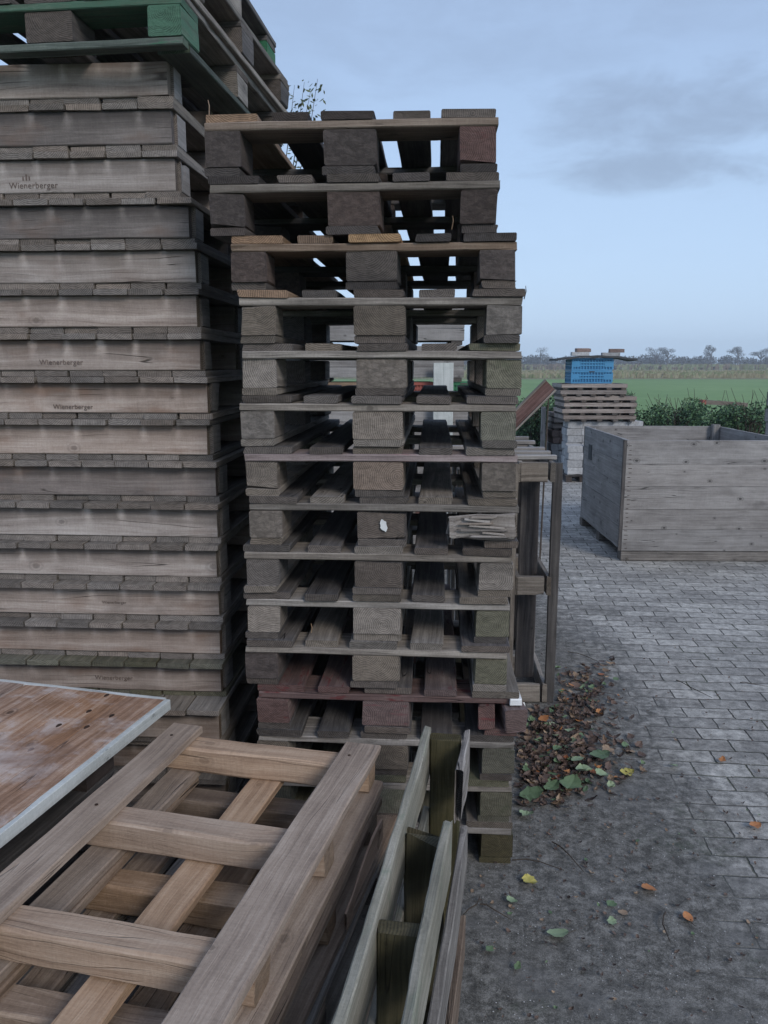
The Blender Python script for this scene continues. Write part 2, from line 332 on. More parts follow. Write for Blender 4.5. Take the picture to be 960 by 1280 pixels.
# ---------------------------------------------------------------- pallets
def cargo_pallet(label, group, loc, rz, mats, W=.8, L=1.2, Hh=.148, name='wooden_pallet', front={}, skip=(), tilt=0, over={}):
    """nine-block pallet. local origin: middle of the front bottom edge; X across the front, Y away"""
    t = empty(name, label, 'pallet', loc, rz, group, ry=tilt)
    T = .022; bh = Hh-3*T; k = W/.8
    pick = lambda key: (over.get(key) or (mats[key] if isinstance(mats[key], str) else R.choice(mats[key])))
    for bi, (x, w) in enumerate(((-.35*k, .1), (0, .145), (.35*k, .1))):
        beam('bottom_board', over.get(('bottom', bi)) or pick('bottom'), t, (x+j(.004), L/2+j(.006), T/2), L-.004, w*min(1, k*1.05), T*.97, X90)
    for yi, y in enumerate((.0725, L/2, L-.0725)):
        for xi, (x, w) in enumerate(((-.35*k, .1), (0, .145), (.35*k, .1))):
            if (yi, xi) in skip: continue
            mt = over.get(('block', yi, xi)) or pick('block')
            beam('block', mt, t, (x+j(.004), y+j(.004), T+bh/2), .143, w*min(1, k*1.05), bh*.985, (0, 0, math.pi/2+j(.03)), ch=R.uniform(.002, .005), jit=.0018, n=6, chip=R.choice((.0, .05, .12, .3)))
        mt = over.get(('cross', yi)) or pick('cross')
        beam('cross_board', mt, t, (j(.003), y+j(.003), T*1.5+bh), W, .145, T*.97, (j(.004), j(.002), j(.004)), n=14)
    xs = ((-.3275, .145), (-.1637, .1), (0, .145), (.1637, .1), (.3275, .145))
    for di, (x, w) in enumerate(xs):
        if ('deck', di) in skip: continue
        mt = over.get(('deck', di)) or pick('deck')
        beam('deck_board', mt, t, (x*k+j(.006), L/2+j(.008), T*2.5+bh), L, w*min(1, k*1.05), T*.97, (0, 0, math.pi/2+j(.004)))
    return t
def text_mesh(s, size):
    c = bpy.data.curves.new('t', 'FONT'); c.body = s; c.size = size; c.extrude = .0004; c.space_character = 1.05
    o = bpy.data.objects.new('t', c); COL.objects.link(o)
    dg = bpy.context.evaluated_depsgraph_get(); me = bpy.data.meshes.new_from_object(o.evaluated_get(dg))
    bpy.data.objects.remove(o); bpy.data.curves.remove(c); return me
def brick_pallet(label, loc, rz, dm='deck', nodeck=False, stamp=None, WX=1.14, L=1.0, Hh=.137, over_front=.034, sm='wash'):
    """close-boarded pallet; local origin: right front bottom corner, extends to -X and +Y"""
    t = empty('boarded_pallet', label, 'pallet', loc, rz, 'boarded pallets in the tall left stack')
    T = .019; sh = Hh-2*T; n = int(WX/.114)
    for i in range(n):
        x = -.053-i*.114
        beam('bottom_board', dm, t, (x+j(.002), L/2+j(.006)+.004, T/2), L, .1095, T*.96, (0, 0, math.pi/2+j(.003)), n=6, jit=.0011, ch=.0015, chip=.04)
        if not nodeck: beam('deck_board', dm, t, (x+j(.002), L/2-over_front+j(.005), T*1.5+sh), L, .109, T*.96, (0, 0, math.pi/2+j(.003)), n=6, jit=.0011, bend=.002, ch=.0015, chip=.04)
    for y in (.016, L/2, L-.016):
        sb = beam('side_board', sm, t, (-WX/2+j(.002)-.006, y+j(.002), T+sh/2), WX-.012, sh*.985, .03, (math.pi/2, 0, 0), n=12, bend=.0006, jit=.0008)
        if y < .1: front = sb
    for x in (-.05, -WX/2, -WX+.05):
        for y in (.031+.045, L/2+.062, L-.031-.045):
            beam('block', 'crate', t, (x+j(.002), y+j(.003), T+sh/2), .09, .095, sh*.98, (0, 0, math.pi/2), ch=.005, n=3)
    if stamp:
        me = text_mesh('Wienerberger', stamp[2]); me.materials.clear(); me.materials.append(M['ink'])
        o = bpy.data.objects.new('stamped_lettering', me); COL.objects.link(o); o.parent = front
        # front board is turned by 180 about Z and stood up: +X of the text runs back along local -X
        o.location = (stamp[0], stamp[1], .0166) 
        # small mark of three upright strokes above the word
        if stamp[2] > .025: mk = boxes('stamped_emblem', [(-.012, -.008, 0, .012, -.0004, .0004), (-.002, .003, 0, .018, -.0004, .0004), (.008, .012, 0, .012, -.0004, .0004)], 'ink', front); mk.location = (stamp[0]+stamp[2]*2.2, stamp[1]+stamp[2]*.9, .0166)
    return t
# ---- tall left stack
DL = 2.62; YAW = -rad(3.7)
PX = [(208, 75), (213, 134), (217, 191), (235, 257), (243, 316), (245, 374), (248, 424), (258, 476), (258, 530), (268, 577),
      (271, 633), (270, 675), (273, 720), (274, 770), (276, 830), (278, 880), (280, 920), (281, 960)]
WORDS = {2: (.03, -.034, .026), 6: (.03, -.03, .024), 7: (.05, -.036, .022), 12: (.16, -.01, .014), 14: (.12, -.012, .022)}
NOTE = ['topmost, under the green pallet', 'second from the top, with a plain dark front board',
        'clear stamped word, third from top', 'fourth from the top, with a dark grey front board', 'fifth from the top, with pale wedge stains',
        'sixth from the top, with a broad pale front board', 'seventh from the top, with faint stamped letters', 'eighth from the top, with brown streaks',
        'ninth from the top', 'tenth from the top', 'eleventh from the top, with rusty stains', 'twelfth from the top', 'thirteenth from the top',
        'fourteenth from the top, its deck boards reaching forward', 'fifteenth, right behind the painted board',
        'sixteenth, its corner beside the painted board', 'seventeenth from the top, low in the dark gap', 'lowest, standing on the ground']
for i in range(18):
    u, v = PX[i]; z = (17-i)*.137+.0225 if i < 15 else (17-i)*.1445
    c = at(u, v+(10 if i < 12 else 5), DL)
    brick_pallet('boarded pallet of the left stack, '+NOTE[i], (c.x+.014, DL+j(.008)-(.07 if i == 15 else 0)-(.012 if i > 9 else 0), z), YAW+j(.006),
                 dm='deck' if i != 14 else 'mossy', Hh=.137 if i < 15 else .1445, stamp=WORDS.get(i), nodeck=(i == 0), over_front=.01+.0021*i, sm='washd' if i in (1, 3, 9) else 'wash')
Z0 = 18*.137+.0225-.0208
gm = dict(bottom=['grey', 'greyd'], block=['greyd', 'grey'], cross=['grey', 'greyd'], deck=['grey', 'greyd'])
yawg = -rad(6.5)
c = at(231, 45, 2.5)
def off(c, y): return (c.x-.4, y, 0)
p0 = cargo_pallet('green painted pallet lying on the boarded pallets of the tall left stack', 'cargo pallets on top of the left stack',
    (c.x-.40, 2.53, Z0), yawg, gm, over={('block', 0, 2): 'gpaint', ('cross', 0): 'gpaint', ('bottom', 2): 'gmix', 'bottom': 'greyd', 'block': 'greyd', ('block', 1, 2): 'grey'})
for ch_ in p0.children:
    if ch_.name.startswith('bottom_board'): ch_.location.y += .03; ch_.scale.x = .945
beam('bottom_board', 'gmix', p0, (0, .026, .011), .8, .05, .021, (0, 0, 0), n=12)
p1 = cargo_pallet('grey pallet lying directly on the green painted pallet', 'cargo pallets on top of the left stack',
    (c.x-.385, 2.56, Z0+.148), yawg-.012, gm, over={'bottom': 'grey'})
p2 = cargo_pallet('topmost pallet of the tall left stack, cut by the top of the photo', 'cargo pallets on top of the left stack',
    (c.x-.415, 2.55, Z0+.296), yawg+.006, gm, over={('block', 2, 2): 'gpaint', 'bottom': 'greyd'})
# ---- right stack
DR = 2.32
RP = [(251, 621, 157), (258, 623, 234), (284, 646, 304), (293, 654, 373), (301, 650, 443), (301, 642, 508), (307, 642, 573), (312, 644, 633),
      (306, 636, 689), (307, 633, 742), (306, 630, 803), (318, 648, 862), (320, 641, 920), (319, 640, 984), (321, 643, 1037)]
OLD = dict(bottom=['greyd', 'grey'], block=['chip', 'grey', 'greyd', 'grey', 'endg'], cross='grey', deck=['greyd', 'grey', 'greyd'])
DARK = dict(bottom=['black', 'greyd'], block='chipd', cross='greyd', deck=['black', 'greyd'])
MOS = dict(bottom=['mossy', 'greyd'], block=['mossy', 'chip'], cross='grey', deck=['mossy', 'grey'])
REDP = dict(bottom=['red', 'greyd'], block=['red', 'chipd'], cross='red', deck=['red', 'greyd'])
RM = [(DARK, {('cross', 0): 'brown', ('deck', 0): 'brown', ('block', 0, 2): 'red'}), (DARK, {('cross', 0): 'grey', 'bottom': 'black'}),
      (DARK, {('cross', 0): 'brown', ('deck', 2): 'fresh', ('deck', 0): 'brown', ('deck', 1): 'brown', ('block', 0, 1): 'greyd'}),
      (OLD, {('cross', 0): 'grey', ('deck', 0): 'brown', ('block', 0, 1): 'grey', ('block', 0, 0): 'grey', ('block', 0, 2): 'chip'}),
      (OLD, {('block', 0, 2): 'mossy', ('deck', 4): 'mossy', ('block', 0, 0): 'endg', ('block', 0, 1): 'chip'}), (OLD, {('block', 0, 2): 'mossy', ('block', 0, 0): 'chip', ('block', 0, 1): 'endg'}),
      (OLD, {('cross', 0): 'pink', ('block', 0, 1): 'brown'}), (OLD, {}), (OLD, {('block', 0, 0): 'greyd', ('block', 0, 1): 'greyd'}), (OLD, {('block', 0, 2): 'mossy', ('block', 0, 1): 'endg', ('block', 0, 0): 'endg'}),
      (OLD, {('block', 0, 2): 'mossy', ('block', 0, 0): 'chipd'}), (REDP, {('cross', 0): 'red', ('block', 0, 0): 'red', ('block', 0, 1): 'red', ('bottom', 0): 'greyd', ('bottom', 1): 'greyd', ('deck', 0): 'red', ('deck', 1): 'red', ('deck', 2): 'greyd', ('deck', 3): 'red', ('deck', 4): 'grey'}), (OLD, {('block', 0, 2): 'mossy'}),
      (MOS, {('block', 0, 2): 'mossy'}), (MOS, {('block', 0, 2): 'olive', 'bottom': 'olive'})]
RN = ['topmost blackened pallet of the right stack, sky showing through its gaps', 'dark pallet second from the top of the right stack',
      'dark pallet with a fresh splintered deck board, third from the top of the right stack', 'pallet with pale knotty front blocks, fourth from the top of the right stack',
      'grey pallet with a mossy right corner, fifth from the top of the right stack', 'grey pallet sixth from the top of the right stack, a mossy right block',
      'pallet with a faded reddish front board, seventh from the top of the right stack', 'pallet with a white paint dab on its middle block and a torn loose board',
      'grey pallet just under the one with the torn board', 'grey pallet tenth from the top of the right stack', 'grey pallet resting on the red painted pallet',
      'red painted pallet low in the right stack with white paint and a split corner block', 'grey pallet right under the red painted pallet',
      'mossy pallet second from the bottom of the right stack', 'lowest wet green pallet of the right stack on the ground']
rp = []
for i, (ul, ur, v) in enumerate(RP):
    z = (14-i)*.148+(.009 if i == 0 else 0); uc = (ul+ur)/2
    c = at(uc, v, DR)
    sk = ((0, 2),) if i in (7, 11) else ()
    t = cargo_pallet(RN[i], 'pallets of the right stack', (c.x, DR+j(.006), z), YAW+j(.008) - (0 if i > 2 else .004), RM[i][0], over=RM[i][1], skip=sk, Hh={0: .16, 1: .157}.get(i, .148),
                     tilt=0)
    rp.append(t)
# torn board and white dab on the eighth pallet
t = rp[7]
beam('block', 'grey', t, (.35, .0925, .063), .12, .1, .08, X90, ch=.006, jit=.003, n=4)
b = beam('torn_board', 'torn', t, (.292, -.012, .068), .215, .072, .026, (math.pi/2, 0, rad(-2)), ch=.005, jit=.009, brk=(.03, .012), n=16, chip=.8)
b['label'] = 'split weathered board end with long splinters'; b.rotation_euler = (math.pi/2, rad(-2), rad(-2))
for q_ in range(7):
    beam('splinter', 'torn', t, (.30+j(.03), -.03+j(.002), .04+q_*.0095), .12+j(.04), .007, .006, (0, rad(2)+j(.05), j(.03)), ch=.001, jit=.003, brk=(.03, .03), n=8)
def blob(name, mat, parent, loc, rot, w, h, th=.0012, seed=1, n=18):
    rr = random.Random(seed); P_ = []
    for i in range(n):
        a = 2*math.pi*i/n; k = rr.uniform(.65, 1.1); P_.append((math.cos(a)*w*k/2, math.sin(a)*h*k/2))
    V = [(x, y, 0) for x, y in P_]+[(x, y, th) for x, y in P_]
    Fc = [tuple(range(n-1, -1, -1)), tuple(range(n, 2*n))]+[(i, (i+1) % n, n+(i+1) % n, n+i) for i in range(n)]
    o = mesh_obj(name, V, Fc, M[mat], parent); o.location = loc; o.rotation_euler = rot; return o
blob('paint_dab', 'mark', t, (.004, -.0035, .064), (math.pi/2, 0, 0), .024, .042, seed=4)
# red pallet: split corner block, white splashes
t = rp[11]
beam('block', 'red', t, (.312, .07, .062), .15, .05, .078, (0, 0, math.pi/2-.06), ch=.005, jit=.004, n=4)['label'] = 'left half of the split red corner block'
beam('block', 'red', t, (.385, .06, .06), .17, .066, .078, (.0, .0, math.pi/2+.16), ch=.005, jit=.005, n=4, brk=(.0, .0))['label'] = 'right half of the split red corner block, pushed outwards'
beam('cross_board', 'redw', t, (.391, .065, .1157), .0385, .15, .0235, (0, 0, .06), n=3)['label'] = 'white splashed end of the red board'
beam('splinter', 'redw', t, (.423, .05, .068), .07, .004, .02, (0, math.pi/2-.25, 0), n=4, brk=(.02, .02), ch=.001)
# nails and splinters along the right stack
for i, (dx, dz) in {0: (-.385, .16), 3: (.405, .12), 2: (.22, .16), 9: (-.2, .02)}.items():
    V, Fc = tube([(dx, .01, dz), (dx+.004, .0, dz+.02), (dx+.002, -.004, dz+.034)], [.0016, .0014, .0008], 5)
    mesh_obj('splinter', V, Fc, M['fresh'] if i != 3 else M['nail'], rp[i])
# ---- standing frame crates right of the stack
def rack(label, loc, rz, mt='grey', H_=1.14, D_=1.25, W_=.165):
    t = empty('standing_pallet', label, 'pallet', loc, rz, 'pallets standing on edge behind the right stack')
    for z in (.05, H_*.5, H_-.045):
        for x, m_ in ((-W_/2+.012, 0), (W_/2-.012, 1)):
            beam('rail', mt, t, (x, D_/2, z), D_, .022, .088, (0, 0, math.pi/2))
        beam('block', mt, t, (-.012, .012, z), .122, .03, .088, (0, 0, 0), ch=.004, n=3)
        for y in (D_*.33, D_*.66, D_-.03):
            beam('block', mt, t, (0, y, z), .138, .09, .088, (0, 0, 0), ch=.004, n=3)
    beam('upright', 'greyd', t, (W_/2+.012, .018, H_/2), H_-.006, .045, .022, (0, math.pi/2, 0)).rotation_euler = (math.pi/2, math.pi/2, 0)
    for x, y in ((-W_/2-.011, .03), (W_/2+.011, D_*.5), (-W_/2-.011, D_*.5), (W_/2+.011, D_-.05), (-W_/2-.011, D_-.05)):
        o = beam('upright', mt, t, (x, y, H_/2), H_-.01, .02, .09); o.rotation_euler = (0, math.pi/2, 0)
        o.rotation_euler = Matrix(((0, 1, 0), (0, 0, 1), (1, 0, 0))).to_euler()
    for y in (.1, .27, .45, .8, 1.05):
        if y < D_: beam('slat', 'crate', t, (0, y, H_+.012), W_+.03, .045, .02, (0, 0, 0), n=4)
    for y in (.18, .72):
        o = beam('inner_board', 'black', t, (-.005, y, H_/2), H_-.12, .02, .09); o.rotation_euler = Matrix(((0, 0, 1), (0, 1, 0), (1, 0, 0))).to_euler()
    return t
rb = at(688, 878, 3.54)
rack('open grey timber frame standing on edge beside the fallen leaves', (rb.x-.1, 3.54, 0), -rad(2.6))
rack('standing timber frame half hidden behind the right stack, seen through its gaps', (rb.x-.34, 3.66, 0), -rad(2.6), 'grey', H_=1.1)
# ---- near frames (pale raw wood) on the left
YN = -rad(14.4)
fl = atz(216, 903, .6)
ax = Vector((math.cos(YN), math.sin(YN), 0)); ay = Vector((-math.sin(YN), math.cos(YN), 0))
# frame local: origin = far left top corner projected to its base; X right, Y towards far; body extends to -Y
def raw_frame(label, z, dx=0, dy=0, rz=0, mt='fresh', mb='freshg', W_=.59, L_=1.22, Hh=.113, broken=False, beams=(.045, .40, .75, 1.10)):
    o = fl+ax*dx+ay*dy
    t = empty('frame_pallet', label, 'pallet', (o.x, o.y, z), YN+rz, 'raw timber frames stacked in the foreground')
    T = .022; bh = Hh-2*T
    beam('top_board', mb, t, (.045, -L_/2, Hh-T/2), L_, .088, T, X90, n=16)
    beam('top_board', mb, t, (W_-.048, -L_/2+.012, Hh-T/2), L_, .096, T, X90, n=16)
    for q in beams:
        beam('cross_beam', mt, t, (W_/2+j(.004), -q, T+bh/2), W_-.02, .07, bh*.985, (0, 0, j(.008)+.03), n=10, ch=.006, jit=.0025)
    beam('bottom_board', mt, t, (W_/2+.005, -L_/2, T/2), L_, .082, T*.96, (0, 0, math.pi/2), n=14)
    beam('bottom_board', mb, t, (.07, -L_/2, T/2), L_, .075, T*.96, (0, 0, math.pi/2), n=14)
    beam('bottom_board', mb, t, (W_-.03, -L_/2+(.1 if broken else 0), T/2), L_, .08, T*.96, (0, 0, math.pi/2-(.03 if broken else 0)), n=14, brk=(.03, .05) if broken else (0, 0))
    return t
f1 = raw_frame('topmost raw timber frame, pale brown with two grey long boards, in the foreground', .6-.113)
f2 = raw_frame('raw timber frame right under the topmost one, its lower beams darker', .6-.226, dx=.015, dy=-.06, rz=.012, mt='brown', mb='brown', broken=True)
sp_ = beam('splinter', 'orange', f2, (.612, -.24, .075), .3, .055, .007, (math.pi/2, rad(-14), math.pi/2-.06), brk=(.09, .07), jit=.011, n=14, chip=.9)
sp_['label'] = 'torn orange-brown strip of broken board'
for x, y in ((.553, -.79), (.53, -.80), (.043, -.42), (.548, -.43), (.525, -.06), (.035, -.07)):
    V, Fc = tube([(x, y, .1128), (x, y, .1142)], [.0042, .0036], 8); mesh_obj('nail_head', V, Fc, M['nail'], f1)
o = fl+ax*.31+ay*(-1.22)
cargo_pallet('narrow grey pallet under the raw timber frames', 'grey pallets under the raw frames', (o.x, o.y, .6-.226-.148), YN, dict(bottom='grey', block='greyd', cross='grey', deck=['grey', 'greyd']), W=.62, L=1.22)
cargo_pallet('narrow dark pallet second up from the ground under the raw timber frames', 'grey pallets under the raw frames', (o.x+.03, o.y, .6-.226-.296), YN+.02, dict(bottom='grey', block='greyd', cross='grey', deck=['grey', 'greyd']), W=.64, L=1.22)
for k, nm in ((.15, 'near'), (1.05, 'far')):
    q = fl+ax*.31-ay*k
    b = beam('timber_bearer', 'greyd', None, (q.x, q.y, .0375), .66, .08, .075, (0, 0, YN)); tag(b, 'dark squared timber on the ground under the %s end of the raw frame stack' % ('far' if k < 1 else 'near'), 'timber', 'bearers under the raw frame stack')
# ---- painted table top at the left, lying on two pallets
tc = atz(213, 874, .6)
tt = empty('table_top', 'weathered brown board with white painted edges lying at the lower left', 'board', (tc.x, tc.y, .568), YN)
for k in range(6):
    beam('plank', 'panel', tt, (-.02-.0585-.119*k, -.64, .016), 1.27, .1185, .029, (0, 0, math.pi/2), n=14, ch=.001, jit=.0006, bend=.0006)
beam('edge_strip', 'white', tt, (-.009, -.64, .0155), 1.28, .018, .031, X90, n=16, ch=.0015, jit=.0008, bend=.0006)
beam('edge_strip', 'white', tt, (-.37, -.0045+.006, .0155), .70, .018, .031, (0, 0, 0), n=12, ch=.0015, jit=.0008, bend=.0006)
blob('ring_stain', 'mark', tt, (-.14, -.1, .0305), (0, 0, 0), .001, .001)
bpy.data.objects.remove(bpy.data.objects['ring_stain'])
for k, (x, y) in enumerate(((-.185, -.13), (-.105, -.14), (-.21, -.23), (-.13, -.22), (-.19, -.37), (-.2, -.02))):
    V = [(math.cos(a)*.006*(1+.2*math.sin(3*a)), math.sin(a)*.011, zz) for zz in (0, .0012) for a in [2*math.pi*i/10 for i in range(10)]]
    Fc = [tuple(range(9, -1, -1)), tuple(range(10, 20))]+[(i, (i+1) % 10, 10+(i+1) % 10, 10+i) for i in range(10)]
    kk = mesh_obj('knot', V, Fc, M['nail'] if k != 4 else M['brick'], tt); kk.location = (x, y, .0302)
for i in range(3):
    q = Vector((tc.x, tc.y, 0))-ax*.5-ay*1.22
    cargo_pallet('dark pallet under the painted board, %s of three' % ('topmost', 'middle', 'lowest')[i], 'pallets under the painted board', (q.x, q.y, .568-.003-.1883*(i+1)), YN, DARK, W=.7, L=1.15, Hh=.188)
# ---- broken pallet standing on edge in the foreground
YB = -rad(10.8)
bp = atz(535, 907, .62)
bt = empty('broken_pallet', 'broken mossy pallet standing on its edge in the foreground, planks torn at the far end', 'pallet', (bp.x, bp.y, 0), YB)
def up(o): o.rotation_euler = (math.pi/2, 0, math.pi/2); return o
Lb = 1.2
# local: Y = 0 far end, towards camera -Y; X right
def vplank(nm, mt, x, y0, y1, z1, h, T=.019, **kw):
    o = beam(nm, mt, bt, (x, (y0+y1)/2, z1-h/2), abs(y0-y1), h, T, **kw); o.rotation_euler = (math.pi/2, 0, math.pi/2); return o
vplank('side_plank', 'green', 0, .0, -Lb, .62, .125, n=30, jit=.0028, chip=.8, bend=.004)
vplank('side_plank', 'green', .003, -.02, -Lb, .40, .12, n=16)
vplank('side_plank', 'mossy', .003, -.01, -Lb, .17, .12, n=16)
vplank('outer_plank', 'torn', .104, .02, -.24, .615, .13, brk=(.09, .0), jit=.006, n=10, chip=.9)['label'] = 'short broken stub of plank with a rotten splintered end'
vplank('outer_plank', 'green', .102, -.43, -Lb, .62, .115, brk=(0, .02), n=24, jit=.003, chip=.8, bend=.004)
vplank('outer_plank', 'grey', .118, -.2, -Lb, .47, .11, brk=(0, .015), n=16, jit=.003)
vplank('outer_plank', 'brown', .121, -.24, -Lb, .25, .11, brk=(0, .015), n=16, jit=.003)
for y, zt in ((-.035, .612), (-.44, .60), (-.75, .60), (-1.1, .6)):
    o = beam('cross_post', 'olive', bt, (.0515, y, zt/2), zt, .082, .034, ch=.005, jit=.003, n=10, brk=(0, .006 if y > -.2 else .03)); o.rotation_euler = Matrix(((0, 1, 0), (0, 0, 1), (1, 0, 0))).to_euler()
rt = 0 and beam('rotten_rim', 'black', bt, (.05, -.428, .603), .08, .03, .01, (0, 0, 0), jit=.012, n=14, chip=.9)
# ---------------------------------------------------------------- big field crate on the right
fc = at(776, 697, 6.3); cb = (fc.x, 6.3, 0)
ct = empty('field_crate', 'big open weathered grey wooden crate standing on the paving', 'crate', cb, -rad(1.2))
CW, CL = 1.3, 1.5; z0 = .085
hs_ = [.19, .18, .185, .165, .175]; zz = z0
for k, h in enumerate(reversed(hs_)):
    beam('front_board', 'crate', ct, (CW/2, .0125, zz+h/2), CW, h-.002, .024, (math.pi/2, 0, 0), n=14, ch=.0015, bend=.0012, jit=.0008)
    beam('back_board', 'crate', ct, (CW/2, CL-.0125, zz+h/2), CW, h-.002, .024, (math.pi/2, 0, 0), n=14, ch=.0015, bend=.0012)
    for x in (.0125, CW-.0125):
        beam('side_plank', 'crate', ct, (x, CL/2, zz+h/2), CL-.052, h-.002, .024, (math.pi/2, 0, math.pi/2), n=14, ch=.0015, bend=.0012)
    zz += h
ZT = zz
for x in (.028+.03, CW-.028-.03):
    for y in (.03+.03, CL-.03-.03):
        o = beam('corner_post', 'crate', ct, (x, y, (z0+ZT+(.04 if x > 1 else -.02))/2), ZT-z0, .07, .07, ch=.01); o.rotation_euler = (0, math.pi/2, 0)
o = beam('corner_post', 'greyd', ct, (.002, -.0015, (z0+ZT)/2), ZT-z0, .022, .028, ch=.002); o.rotation_euler = (0, math.pi/2, 0); o.location = (-.012, .0135, (z0+ZT)/2)
for y in (.02, CL/2, CL-.06):
    beam('runner', 'grey', ct, (CW/2, y+.03, z0/2-.002), CW+.0, .1, z0-.006, (0, 0, 0), ch=.006, n=12)
beam('floor_board', 'crate', ct, (CW/2, CL/2, z0-.002+.014), CW-.06, CL-.06, .02, (0, 0, 0), n=6)
boxes('label_plate', [(-.006, -.001, CL-.36, CL-.24, z0+.6, z0+.74)], 'sheet', ct)
nb = []
for k in range(24):
    zc = z0+.02+k*(ZT-z0-.03)/24; nb.append((.02+j(.006), .035+R.uniform(0, .014), -.0012, .001, zc, zc+.004))
boxes('nails', nb, 'nail', ct)
# ---------------------------------------------------------------- stacked pavers, trays, blue crates behind the crate
PR = random.Random(3)
pv_me = []
for k in range(4):
    V, Fc, UV, E = beam_data(.206, .102, .096, ch=.004, jit=.002, bend=0, n=3, r=PR)
    me = bpy.data.meshes.new('paver'); me.from_pydata(V, [], Fc); me.materials.append(M['paver']); pv_me.append(me)
br_me = pv_me[0].copy(); br_me.materials.clear(); br_me.materials.append(M['brick'])
def pile(x, y, cols, rows, deep, turn, label, grp, me=None, z=.1, rz=0.):
    cx, cy = math.cos(rz), math.sin(rz); w, d = (.105, .209) if turn else (.209, .105)
    for c_ in range(cols):
        for d_ in range(deep):
            if 0 < c_ < cols-1 and 0 < d_ < deep-1: hid = True
            else: hid = False
            for r_ in range(rows):
                if hid and r_ < rows-1: continue
                o = bpy.data.objects.new('paver', me or PR.choice(pv_me)); COL.objects.link(o)
                lx, ly = (c_+.5)*w+PR.uniform(-.003, .003)+(.0 if r_ % 2 else .012), (d_+.5)*d+PR.uniform(-.003, .003)
                o.location = (x+lx*cx-ly*cy, y+lx*cy+ly*cx, z+.05+r_*.0985); o.rotation_euler = (0, 0, rz+(math.pi/2 if turn else 0)+PR.uniform(-.02, .02))
                tag(o, label, 'paver', grp)
def small_pallet(name, label, x, y, w, l, rz=0, mt='black'):
    t = empty(name, label, 'pallet', (x, y, .004), rz)
    for a in (.05, w/2, w-.05): beam('runner', mt, t, (a, l/2, .035), l, .08, .07, X90, n=4)
    for k in range(int(l/.12)): beam('deck_board', mt, t, (w/2, .05+k*.12, .083), w, .1, .02, n=4)
    return t
pb = at(708, 598, 10.7)
pile(pb.x, 10.7, 2, 4, 2, False, 'pale concrete paver in the low pile beside the big grey crate', 'pavers of the low front pile', z=.1)
small_pallet('wooden_pallet', 'dark small pallet under the low pile of pale pavers', pb.x-.02, 10.68, .47, .3)
pb2 = at(706, 598, 11.1)
pile(pb2.x, 11.1, 5, 7, 3, False, 'pale concrete paver in the wide pile under the wooden trays', 'pavers of the wide pile', z=.1)
small_pallet('wooden_pallet', 'dark small pallet under the wide pile of pale pavers', pb2.x-.02, 11.08, 1.1, .4)
pb3 = at(688, 598, 11.9)
pile(pb3.x, 11.9, 2, 4, 2, True, 'grey paver in the pile at the left of the trays', 'pavers of the left pile', z=.004)
pile(pb3.x+.0, 11.9, 2, 2, 2, True, 'brown brick on top of the left paver pile', 'brown bricks on the left pile', me=br_me, z=.4)
lp = beam('leaning_panel', 'crate', None, at(684, 558, 11.7)+Vector((0, .0, -.02)), .95, .06, .5, (rad(6), 0, rad(78))); tag(lp, 'pale grey panel leaning at the left side of the paver piles', 'panel')
lp.location = (pb3.x-.12, 12.0, .46); lp.rotation_euler = (0, rad(90), rad(80))
def tray(x, y, z, w, l, label, rz=0):
    t = empty('wooden_tray', label, 'tray', (x, y, z), rz, 'wooden trays stacked on the pavers')
    for yy in (.01, l-.01): beam('long_side', 'tray', t, (w/2, yy, .0565), w, .053, .018, (math.pi/2, 0, 0), n=6)
    for xx in (.01, w-.01): beam('short_side', 'tray', t, (xx, l/2, .0565), l-.045, .053, .018, (math.pi/2, 0, math.pi/2), n=5)
    for a in (.05, w*.28, w*.5, w*.72, w-.05): beam('foot', 'greyd', t, (a, l/2, .0155), l+.01, .07, .028, X90, n=3)
    for k in range(3): beam('floor_slat', 'tray', t, (w/2, .1+k*(l-.2)/2, .0375), w-.06, .08, .012, n=4)
    return t
zt = .1+.7*.985+.004
e = at(704, 525, 11.0)
TN = ['lowest', 'second', 'third', 'fourth', 'fifth', 'topmost']
for k in range(6):
    up_ = k > 3
    tray(e.x+(.0 if not up_ else -.04)+j(.012), 11.02+j(.01), zt+k*.0855, 1.0 if not up_ else .9, .62, TN[k]+' pinkish wooden tray of the stack under the blue crates' if k in (0, 5) else TN[k]+' wooden tray from the bottom of the stack under the blue crates', j(.01))
for k in range(3):
    tray(pb3.x+.02+j(.02), 11.95+j(.01), .4+.2+k*.0855, .62, .5, ['lowest', 'middle', 'uppermost'][k]+' narrow tray on the brown bricks left of the main tray stack', j(.02))
zb = zt+6*.0855
